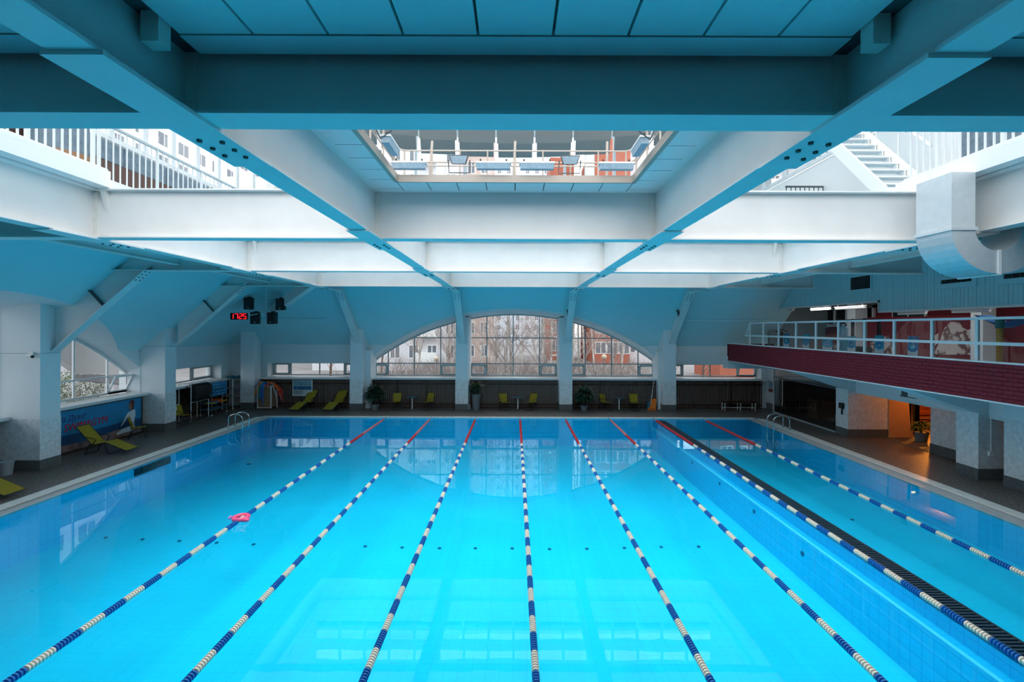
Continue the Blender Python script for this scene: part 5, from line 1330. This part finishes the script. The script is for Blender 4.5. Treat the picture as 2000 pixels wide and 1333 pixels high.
for k, (y0, c, nm) in enumerate(((26.1, 'yellow', 'leftmost on the low shelf'), (26.35, 'blue', 'beside the yellow one'), (26.62, 'orange', 'in the middle of the low shelf'), (26.9, 'amber', 'right of the orange one'), (27.15, 'gold', 'rightmost on the low shelf'))):
    cm = {'yellow': (0.5, 0.42, 0.03), 'blue': (0.02, 0.22, 0.5), 'orange': (0.7, 0.09, 0.01), 'amber': (0.6, 0.3, 0.02), 'gold': (0.55, 0.4, 0.05)}[c]
    q = thing('kickboard', '%s swim kickboard, %s' % (c, nm), 'kickboard', (-16.25, y0, 0.64), 'kickboards on the low shelf')
    MB().prism([(-16.5, y0 - 0.1, 0.64), (-16.05, y0 - 0.1, 0.64), (-15.95, y0 - 0.05, 0.64), (-15.95, y0 + 0.05, 0.64), (-16.05, y0 + 0.1, 0.64), (-16.5, y0 + 0.1, 0.64)], (0, 0, 0.05 + (0.12 if c == 'orange' else 0.03 * (k % 2)))).build('foam_board', mat('foam_board_' + c, cm, 0.6), q)
t = thing('corner_rack', 'white metal rack half hidden behind the corner column', 'rack', (-16.5, 28.6, 0))
for (x, y) in ((-16.75, 28.05), (-16.75, 28.75), (-15.95, 28.75), (-16.15, 28.05)): MB().box(x - 0.02, x + 0.02, y - 0.02, y + 0.02, 0, 1.75).build('post', M['white'], t)
for z in (0.25, 0.75, 1.2, 1.68): MB().box(-16.77, -15.95, 28.03, 28.77, z, z + 0.025).build('shelf_board', M['grey'], t)
for k in range(6):
    q = thing('foam_float', 'dark teal foam float on top of the corner rack, %s' % ORD(k, 6), 'pool float', (-16.6 + 0.11 * k, 28.4, 1.7), 'foam floats on the corner rack')
    MB().ico((-16.62 + 0.12 * k, 28.38 + 0.08 * (k % 2), 1.80 + 0.02 * (k % 3)), 0.1, 2, 0.06, (0.9, 1.4, 0.9)).build('foam', mat('teal_foam', (0.02, 0.10, 0.15), 0.7) if k == 0 else bpy.data.materials['teal_foam'], q, smooth=True)

# security camera on the left pier
t = thing('security_camera', 'small white security camera on the face of the big left pier', 'camera', (-15.7, 15.9, 3.8))
MB().box(-15.82, -15.66, 15.90, 15.96, 3.80, 3.90).build('bracket', M['white'], t); MB().lathe([(0.045, -0.12), (0.05, 0.08), (0.03, 0.1)], 10, (-15.66, 15.82, 3.78), 'x').build('body', M['white'], t); MB().ico((-15.58, 15.8, 3.75), 0.05, 2).build('lens_dome', M['black'], t, smooth=True)

# banners on the left
def banner(y0, y1, label, words):
    X = -16.58
    t = thing('wall_banner', label, 'banner', (X, (y0 + y1) / 2, 0.9), 'banners under the left windows')
    def bm(name, c, n=0.12): return mat(name, c, 0.45, noise=n, nscale=3) if name not in bpy.data.materials else bpy.data.materials[name]
    MB().box(X - 0.05, X - 0.01, y0, y1, 0.06, 1.62).build('sky_sheet', bm('banner_sky', (0.015, 0.24, 0.48)), t)
    f = lambda k: y0 + (y1 - y0) * k
    def wav(za, zb, am, name, m, dx, ph=0.0):
        n = 24; p = [(X - 0.012 + dx, f(i / n), za) for i in range(n + 1)] + [(X - 0.012 + dx, f(1 - i / n), zb + am * math.sin(9 * (1 - i / n) + ph)) for i in range(n + 1)]
        MB().prism(p, (0.002, 0, 0)).build(name, m, t)
    wav(0.06, 0.68, 0.02, 'sea_print', bm('banner_sea', (0.008, 0.07, 0.19)), 0.003)
    wav(0.06, 0.36, 0.05, 'rock_print', bm('banner_rocks', (0.30, 0.20, 0.20), 0.6), 0.006, 1.0)
    for (a, b_) in ((0.02, 0.08), (1.60, 1.64)): MB().box(X - 0.06, X + 0.01, y0 - 0.03, y1 + 0.03, a, b_).build('frame_bar', M['wood'], t)
    MB().box(X - 0.06, X + 0.01, y1, y1 + 0.05, 0.02, 1.64).build('frame_bar', M['wood'], t); MB().box(X - 0.06, X + 0.01, y0 - 0.09, y0, 0.02, 1.64).build('frame_bar', mat('red_brown_post', (0.16, 0.03, 0.02), 0.5) if 'red_brown_post' not in bpy.data.materials else bpy.data.materials['red_brown_post'], t)
    return t, X
def text_on(t, X, s, size, y, z, m, name, shear=0.22, bold=0.0):
    cu = bpy.data.curves.new(name, 'FONT'); cu.body = s; cu.size = size; cu.shear = shear; cu.extrude = 0.002; cu.offset = bold; cu.resolution_u = 3
    o = bpy.data.objects.new(name, cu); COL.objects.link(o)
    me = bpy.data.meshes.new_from_object(o.evaluated_get(bpy.context.evaluated_depsgraph_get()))
    bpy.data.objects.remove(o); bpy.data.curves.remove(cu)
    MM = Matrix(((0, 0, 1, 0), (1, 0, 0, 0), (0, 1, 0, 0), (0, 0, 0, 1)))
    me.transform(Matrix.Translation((X, y, z)) @ MM @ Matrix.Diagonal((0.92, 1, 1, 1)))
    l = root_loc(t); me.transform(Matrix.Translation((-l[0], -l[1], -l[2])))
    me.name = name; me.materials.clear(); me.materials.append(m)
    return link(name, me, t)
t, X = banner(16.75, 21.75, 'sea and sky banner with a red slogan and a woman meditating on rocks', True)
text_on(t, X, 'та Духа!', 0.30, 17.80, 1.20, mat('purple_navy_print', (0.035, 0.03, 0.16), 0.5), 'slogan_line')
text_on(t, X, 'SWIM&GYM', 0.40, 17.98, 0.83, mat('red_letter_print', (0.60, 0.01, 0.04), 0.5), 'slogan_word', 0.22, 0.0)
skin = mat('skin_print', (0.36, 0.16, 0.11), 0.6); whitec = mat('white_clothes_print', (0.66, 0.72, 0.76), 0.6); hair = mat('brown_hair_print', (0.14, 0.035, 0.03), 0.6)
def fig(pts, name, m, dx): MB().prism([(X - 0.003 + dx, 20.98 + a, b_) for (a, b_) in pts], (0.002, 0, 0)).build(name, m, t)
fig([(0.33, 1.16), (0.36, 1.46), (0.30, 1.54), (0.18, 1.55), (0.10, 1.50), (0.09, 1.40), (0.14, 1.28), (0.20, 1.14)], 'printed_hair', hair, 0.003)
fig([(0.06, 1.34), (0.05, 1.26), (0.10, 1.20), (0.12, 1.10), (0.22, 1.12), (0.22, 1.30), (0.17, 1.42), (0.09, 1.45)], 'printed_face', skin, 0.005)
fig([(0.10, 1.06), (0.24, 1.10), (0.40, 1.12), (0.42, 0.85), (0.36, 0.70), (0.36, 0.42), (0.10, 0.40), (0.08, 0.72), (-0.02, 0.82), (-0.30, 0.55), (-0.38, 0.50), (-0.36, 0.58), (-0.10, 0.92), (0.0, 1.04)], 'printed_shirt', whitec, 0.005)
fig([(-0.38, 0.50), (-0.32, 0.56), (-0.62, 0.28), (-0.74, 0.20), (-0.68, 0.30)], 'printed_arm', skin, 0.005)
fig([(0.36, 0.46), (0.10, 0.44), (-0.30, 0.40), (-0.60, 0.28), (-0.58, 0.20), (-0.2, 0.22), (0.2, 0.20), (0.42, 0.30)], 'printed_trousers', whitec, 0.007)
t2, _ = banner(10.9, 15.55, 'second sea banner with a red-brown end post at the left picture edge', False)

# loudspeakers and clock in the corner
fr = thing('speaker_frame', 'thin pale tube frame carrying four loudspeakers in the corner', 'frame', (-12.93, 25.4, 5.6))
fm = M['railmetal']
MB().tube([(-12.93, 25.4, 5.25), (-12.93, 25.4, 6.88)], 0.03, 8).build('mast', fm, fr)
for z in (6.26, 5.56): MB().tube([(-13.85, 25.4, z), (-12.0, 25.4, z)], 0.018, 8).build('cross_tube', fm, fr)
for xx in (-13.62, -12.1, -13.2, -12.55): MB().tube([(xx, 25.4, 6.26 if xx in (-13.62, -12.1) else 5.56), (xx, 25.3, 6.15 if xx in (-13.62, -12.1) else 5.5)], 0.015, 6).build('clamp_arm', fm, fr)
for (x, z, rz, nm) in ((-13.66, 5.94, 0.15, 'upper left'), (-12.02, 5.92, -0.05, 'upper right'), (-13.32, 5.20, 0.1, 'lower left'), (-12.46, 5.20, -0.35, 'lower right')):
    t = thing('loudspeaker', 'black loudspeaker in the corner, %s of the four' % nm, 'loudspeaker', (x, 25.2, z - 0.31), 'corner loudspeakers', rz)
    MB().prism([(-0.23, -0.16, 0), (0.23, -0.16, 0), (0.17, 0.16, 0.02), (-0.17, 0.16, 0.02)], (0, 0, 0.60)).build('cabinet', M['black'], t, local=True)
    MB().box(-0.20, 0.20, -0.175, -0.16, 0.06, 0.56).build('grille', M['blackmetal'], t, local=True); MB().box(-0.03, 0.03, -0.18, -0.174, 0.07, 0.10).build('badge', M['white'], t, local=True)
    MB().box(-0.08, 0.08, -0.05, 0.10, 0.60, 0.66).build('handle_block', M['black'], t, local=True)
t = thing('led_clock', 'black digital clock with red numerals below the corner loudspeakers', 'clock', (-13.8, 24.5, 5.25))
CKX, CKY, CKZ = -13.8, 24.5, 5.10
MB().box(CKX - 0.42, CKX + 0.40, CKY - 0.05, CKY + 0.08, CKZ, CKZ + 0.34).build('case', M['black'], t)
MB().tube([(CKX + 0.36, CKY + 0.06, CKZ + 0.2), (CKX + 0.6, CKY + 0.5, CKZ + 0.3), (-12.93, 25.38, 5.5)], 0.02, 6).build('bracket', M['railmetal'], t)
led = mat('red_led', (0.4, 0, 0), 0.5, emit=(1.0, 0.015, 0.03), es=1.5)
SEG = {'1': 'bc', '7': 'abc', '2': 'abged', '5': 'afgcd'}
def digit(ch, x, z, w, h):
    q = MB(); a = 0.035
    S = {'a': (0, 1, 1, 1), 'b': (1, 1, 1, .5), 'c': (1, .5, 1, 0), 'd': (0, 0, 1, 0), 'e': (0, 0, 0, .5), 'f': (0, .5, 0, 1), 'g': (0, .5, 1, .5)}
    for s in SEG[ch]:
        x0, z0, x1, z1 = S[s]; q.bar((x + w * x0, CKY - 0.056, z + h * z0), (x + w * x1, CKY - 0.056, z + h * z1), a, 0.012, up=(0, 1, 0))
    q.build('numeral', led, t)
for ch, x in zip('1725', (-0.42, -0.20, 0.02, 0.22)): digit(ch, CKX + x + 0.02, CKZ + 0.05, 0.13, 0.24)
q = MB(); q.box(CKX - 0.03, CKX - 0.005, CKY - 0.06, CKY - 0.05, CKZ + 0.11, CKZ + 0.135); q.box(CKX - 0.03, CKX - 0.005, CKY - 0.06, CKY - 0.05, CKZ + 0.21, CKZ + 0.235); stuff(q.build('colon', led, t))
# ================================================================ outdoors
g = MB().box(-120, 120, 30.3, 260, -0.6, -0.4); g.box(-120, -18, -40, 30.3, -0.6, -0.4)
struct(g.build('ground', mat('pale_paving', (0.26, 0.25, 0.25), 0.9, noise=0.3, nscale=0.4)))
winm = mat('far_window_glass', (0.15, 0.17, 0.20), 0.25)
def block(x0, x1, y0, y1, h, wallc, label, face='y', nx=8, nz=8, dz=2.9, z0=1.2, ww=1.5, wh=1.5, group='apartment blocks outside', balcony=(), band=None):
    t = thing('apartment_building', label, 'building', ((x0 + x1) / 2, (y0 + y1) / 2, -0.4), group)
    MB().box(x0, x1, y0, y1, -0.4, h).build('wall', wallc, t)
    if face == 'y':
        me = MB().box(-ww / 2, ww / 2, -0.06, 0.05, 0, wh).mesh('window', winm); fm = MB().box(-ww / 2 - 0.12, ww / 2 + 0.12, -0.03, 0.02, -0.12, wh + 0.12).box(-0.05, 0.05, -0.1, 0, 0, wh).mesh('window_frame', M['white'])
        pos = [(x0 + (x1 - x0) * (i + 0.5) / nx, y0, z0 + dz * j) for i in range(nx) for j in range(nz)]
    else:
        me = MB().box(-0.05, 0.06, -ww / 2, ww / 2, 0, wh).mesh('window', winm); fm = MB().box(-0.02, 0.03, -ww / 2 - 0.12, ww / 2 + 0.12, -0.12, wh + 0.12).box(0, 0.1, -0.05, 0.05, 0, wh).mesh('window_frame', M['white'])
        pos = [(x1, y0 + (y1 - y0) * (i + 0.5) / nx, z0 + dz * j) for i in range(nx) for j in range(nz)]
    L = root_loc(t)
    for k, p in enumerate(pos):
        if p[2] + wh > h: continue
        o = link('window', me, t, (p[0] - L[0], p[1] - L[1], p[2] - L[2])); link('window_frame', fm, o)
    if band:
        for j in range(nz + 1):
            z = z0 - 0.9 + dz * j
            if z < h:
                if face == 'y': MB().box(x0 - 0.02, x1 + 0.02, y0 - 0.05, y0, z, z + 0.25).build('floor_band', band, t)
                else: MB().box(x1, x1 + 0.05, y0, y1, z, z + 0.25).build('floor_band', band, t)
    for (bx0, bx1) in balcony:
        for j in range(nz):
            z = z0 - 0.5 + dz * j
            if z + 1.2 < h: MB().box(bx0, bx1, y0 - 1.2, y0, z, z + 1.1).build('balcony', M['white'], t)
    return t
wht = mat('white_render', (0.62, 0.62, 0.65), 0.8, noise=0.05, nscale=0.5); red = mat('orange_red_brickwork', (0.42, 0.13, 0.08), 0.85, noise=0.15, nscale=1); pink = mat('pale_pink_render', (0.60, 0.47, 0.42), 0.85, noise=0.1, nscale=0.7); bluew = mat('pale_blue_tower_wall', (0.58, 0.63, 0.70), 0.8)
block(-24, -6.5, 58, 72, 32, wht, 'white apartment block seen through the left half of the arch', nx=8, nz=9, ww=1.0, wh=1.4, balcony=((-11.5, -9.2),))
block(-6.4, -3.0, 62, 72, 32, pink, 'pale orange apartment block beside the white one, left of centre', nx=2, nz=9, ww=0.8, wh=1.3)
block(-12, 11, 150, 165, 62, bluew, 'tall pale blue tower far behind the birches', nx=8, nz=18, dz=3.0, ww=1.0, wh=1.5, band=wht)
block(5.6, 9.4, 78, 92, 32, red, 'orange-red tower at the right of the central window', nx=2, nz=9, ww=1.3, wh=1.5, band=M['white'])
block(11.5, 16.5, 70, 85, 32, red, 'orange-red block behind the right half of the arch', nx=3, nz=9, ww=1.4, wh=1.5)
block(16.6, 24, 74, 85, 32, wht, 'white block right of the orange-red one', nx=4, nz=9, ww=1.4, wh=1.5)
block(20.6, 25, 49, 56, 12, red, 'low orange brick building outside the right strip window', nx=3, nz=3, ww=1.0, wh=1.3)
block(-62, -46, 47, 130, 48, mat('bright_white_render', (0.74, 0.73, 0.74), 0.8, noise=0.05, nscale=0.5), 'long white apartment slab outside the left windows', face='x', nx=22, nz=14, dz=3.0, ww=2.0, wh=1.6, z0=1.4)
block(-34, -29.5, 36, 41, 4.4, mat('grey_render', (0.40, 0.40, 0.41), 0.8), 'low grey outbuilding outside the left window', face='x', nx=2, nz=1, ww=1.3, wh=1.3, z0=1.4)
# bare birches
def birch_mesh(seed, H, bark, twig):
    r = random.Random(seed); tr = MB(); br = MB()
    lean = Vector((r.uniform(-0.08, 0.08), r.uniform(-0.05, 0.05), 1)); pts = []
    for i in range(9):
        u = i / 8; pts.append((lean.x * H * u + 0.12 * math.sin(4 * u + seed), lean.y * H * u, H * u))
    tr.tube(pts, [0.11 * (1 - 0.85 * i / 8) + 0.01 for i in range(9)], 6)
    def grow(p, d, L, rad, lev):
        n = 4 if lev < 2 else 3; q = [Vector(p)]; dd = Vector(d)
        for i in range(n):
            dd = (dd + Vector((r.uniform(-.22, .22), r.uniform(-.22, .22), r.uniform(-.12, .10) - (0.12 if lev > 1 else 0)))).normalized(); q.append(q[-1] + dd * L / n)
        br.tube(q, [rad * (1 - 0.7 * i / n) for i in range(n + 1)], 3, cap=False)
        if lev < 3:
            for _ in range((4, 5, 4)[lev]):
                k = r.randint(1, n); a = r.uniform(0, 2 * PI)
                grow(q[k], (dd + Vector((math.cos(a), math.sin(a), r.uniform(0.0, 0.5))) * 0.8).normalized(), L * r.uniform(0.4, 0.6), rad * 0.55, lev + 1)
    for k in range(17):
        u = r.uniform(0.10, 0.95); a = r.uniform(0, 2 * PI); i = min(7, int(u * 8)); w = u * 8 - i
        p = Vector(pts[i]).lerp(Vector(pts[i + 1]), w)
        grow(p, (math.cos(a) * 0.6, math.sin(a) * 0.6, 0.9), H * 0.26 * (1.15 - u), 0.035 * (1.2 - u), 0)
    return tr.mesh('trunk', bark, True), br.mesh('twigs', twig, False, False)
bark = mat('white_birch_bark', (0.70, 0.66, 0.62), 0.8, noise=0.5, nscale=4); twig = mat('brown_twigs', (0.42, 0.35, 0.32), 0.9); bark2 = mat('dark_trunk_bark', (0.16, 0.10, 0.08), 0.9)
BM = [birch_mesh(s, h, bark, twig) for s, h in ((1, 13), (4, 15), (9, 12))]; BM.append(birch_mesh(14, 9, bark2, twig))
BT = ((-8.6, 44, 0, 'left arch, behind its left mullions'), (-5.6, 42, 2, 'left arch, near the globe lamp'), (-4.6, 39, 1, 'left arch, next to the column'), (-3.2, 46, 0, 'central window, left edge'), (-1.6, 43, 2, 'central window, left of the middle'), (-0.9, 38, 1, 'central window, double trunk left of the middle'), (-0.3, 39.5, 0, 'central window, leaning trunk at the middle'), (1.9, 38, 1, 'central window, bold white trunk right of the middle'), (2.8, 44, 2, 'central window, right edge'), (4.4, 38, 0, 'right arch, bold trunk by the column'), (5.6, 41, 1, 'right arch, behind the first mullion'), (7.9, 39, 2, 'right arch, right of the globe lamp'), (9.6, 44, 0, 'right arch, farthest right'), (6.9, 47, 1, 'right arch, behind the globe lamp'), (-10.2, 50, 2, 'left arch, farthest left'), (-7.2, 52, 1, 'left arch, back row'), (-2.4, 53, 1, 'central window, back row, left'), (0.8, 52, 2, 'central window, back row, middle'), (2.2, 55, 0, 'central window, back row, right'), (3.7, 52, 1, 'right arch, back row, left'), (8.6, 53, 0, 'right arch, back row, right'))
for (x, y, k, nm) in BT:
    t = thing('birch_tree', 'bare white birch outside the %s' % nm, 'tree', (x, y, -0.4), 'bare birches outside', random.uniform(0, 6.28))
    link('trunk', BM[k][0], t); o = link('twigs', BM[k][1], t); stuff(o)
for (x, y, nm) in ((13.0, 40, 'left part of the right strip window'), (16.2, 42, 'right part of the right strip window'), (-16.5, 44, 'left part of the far left strip window'), (-12.5, 46, 'right part of the far left strip window')):
    t = thing('bare_tree', 'dark bare spreading tree outside the %s' % nm, 'tree', (x, y, -0.4), 'dark bare trees outside', random.uniform(0, 6.28))
    link('trunk', BM[3][0], t); o = link('twigs', BM[3][1], t); stuff(o)
def thicket_mesh(seed):
    r = random.Random(seed); q = MB()
    for k in range(26):
        a = r.uniform(0, 2 * PI); x, y = r.uniform(-0.5, 0.5), r.uniform(-0.4, 0.4)
        p = Vector((x, y, 0)); d = Vector((math.cos(a) * 0.45, math.sin(a) * 0.4, 1)).normalized(); pts = [p]
        for i in range(4):
            d = (d + Vector((r.uniform(-.25, .25), r.uniform(-.2, .2), r.uniform(-.1, .1)))).normalized(); pts.append(pts[-1] + d * r.uniform(0.5, 0.9))
        q.tube(pts, [0.022, 0.018, 0.014, 0.01, 0.006], 3, cap=False)
        for i in (1, 2, 3):
            for _ in range(3):
                e = (d + Vector((r.uniform(-1, 1), r.uniform(-.8, .8), r.uniform(-.2, .6)))).normalized()
                q.tube([pts[i], pts[i] + e * 0.45, pts[i] + e * 0.8 + Vector((0, 0, 0.1))], [0.012, 0.008, 0.005], 3, cap=False)
    return q.mesh('twigs', twig, False, False)
TM = [thicket_mesh(s) for s in (3, 6, 8)]
for k in range(20):
    x = -10.5 + 1.1 * k + random.uniform(-0.3, 0.3); y = 34.5 + (k % 3) * 2.2
    t = thing('bare_shrub', 'bare brown twiggy shrub outside the far windows, %s' % ('%s from the left' % ('first second third fourth fifth sixth seventh eighth ninth tenth eleventh twelfth thirteenth fourteenth fifteenth sixteenth seventeenth eighteenth nineteenth twentieth'.split()[k])), 'shrub', (x, y, -0.4), 'bare shrubs outside', random.uniform(0, 6.28))
    o = link('twigs', TM[k % 3], t); stuff(o)
for (px, py, Y, nm) in ((853, 702, 38, 'left'), (1180, 697, 38, 'right')):
    p = at(px, py, Y)
    t = thing('globe_lamp', 'pale globe street lamp outside the %s half of the arch' % nm, 'street lamp', (p[0], Y, -0.4), 'globe lamps outside')
    MB().tube([(p[0], Y, -0.4), (p[0], Y, p[2] - 0.2)], 0.05, 8).build('post', M['grey'], t); MB().ico(p, 0.2, 2).build('globe', mat('cream_globe', (0.80, 0.70, 0.52), 0.3) if 'cream_globe' not in bpy.data.materials else bpy.data.materials['cream_globe'], t, smooth=True)
# shrubs outside the left window
gl_ = mat('shrub_leaf', (0.16, 0.20, 0.12), 0.8)
for (x, y, z, r, nm) in ((-28, 27.2, 0.8, 1.25, 'left'), (-26.5, 29.8, 0.9, 1.35, 'right'), (-37, 47, 0.5, 1.6, 'far')):
    rr = random.Random(int(y)); t = thing('shrub', 'round green-grey shrub outside the left window, %s one' % nm, 'shrub', (x, y, -0.4), 'shrubs outside')
    q = MB()
    for k in range(2600):
        a = rr.uniform(0, 2 * PI); e = math.asin(rr.uniform(-1, 1)); d = Vector((math.cos(a) * math.cos(e), math.sin(a) * math.cos(e), math.sin(e)))
        leaf(q, Vector((x, y, z)) + d * r * rr.uniform(0.6, 1.0), Vector((rr.uniform(-1, 1), rr.uniform(-1, 1), rr.uniform(-0.2, 1))), 0.16, 0.07, 0.1)
    stuff(q.build('leaves', gl_, t, fix=False)); MB().tube([(x, y, -0.4), (x, y, z)], 0.06, 6).build('stem', twig, t)
# neighbouring wing of the building with a sloped soffit, outside the left window
t = thing('building_wing', 'white neighbouring wing with a slanted lower edge outside the left window', 'building', (-24, 28, -0.4))
def wp(px, py, X=-24.0):
    Y = X * FPX / (px - VX); return (X, Y, CZ - (py - VY) * Y / FPX)
MB().prism([wp(60, 668), wp(158, 734), wp(300, 734), wp(300, 600), wp(60, 600)], (-0.4, 0, 0)).build('soffit_wall', mat('wing_render', (0.52, 0.53, 0.54), 0.8), t)
MB().prism([wp(158, 735), wp(170, 748), wp(300, 760), wp(300, 735)], (-0.5, 0, 0)).build('grey_plinth', mat('wing_grey', (0.26, 0.26, 0.27), 0.8), t)
MB().box(-24.5, -24.1, wp(300, 760)[1] - 0.4, wp(300, 760)[1], -0.4, 3.0).build('pier', bpy.data.materials['wing_grey'], t)
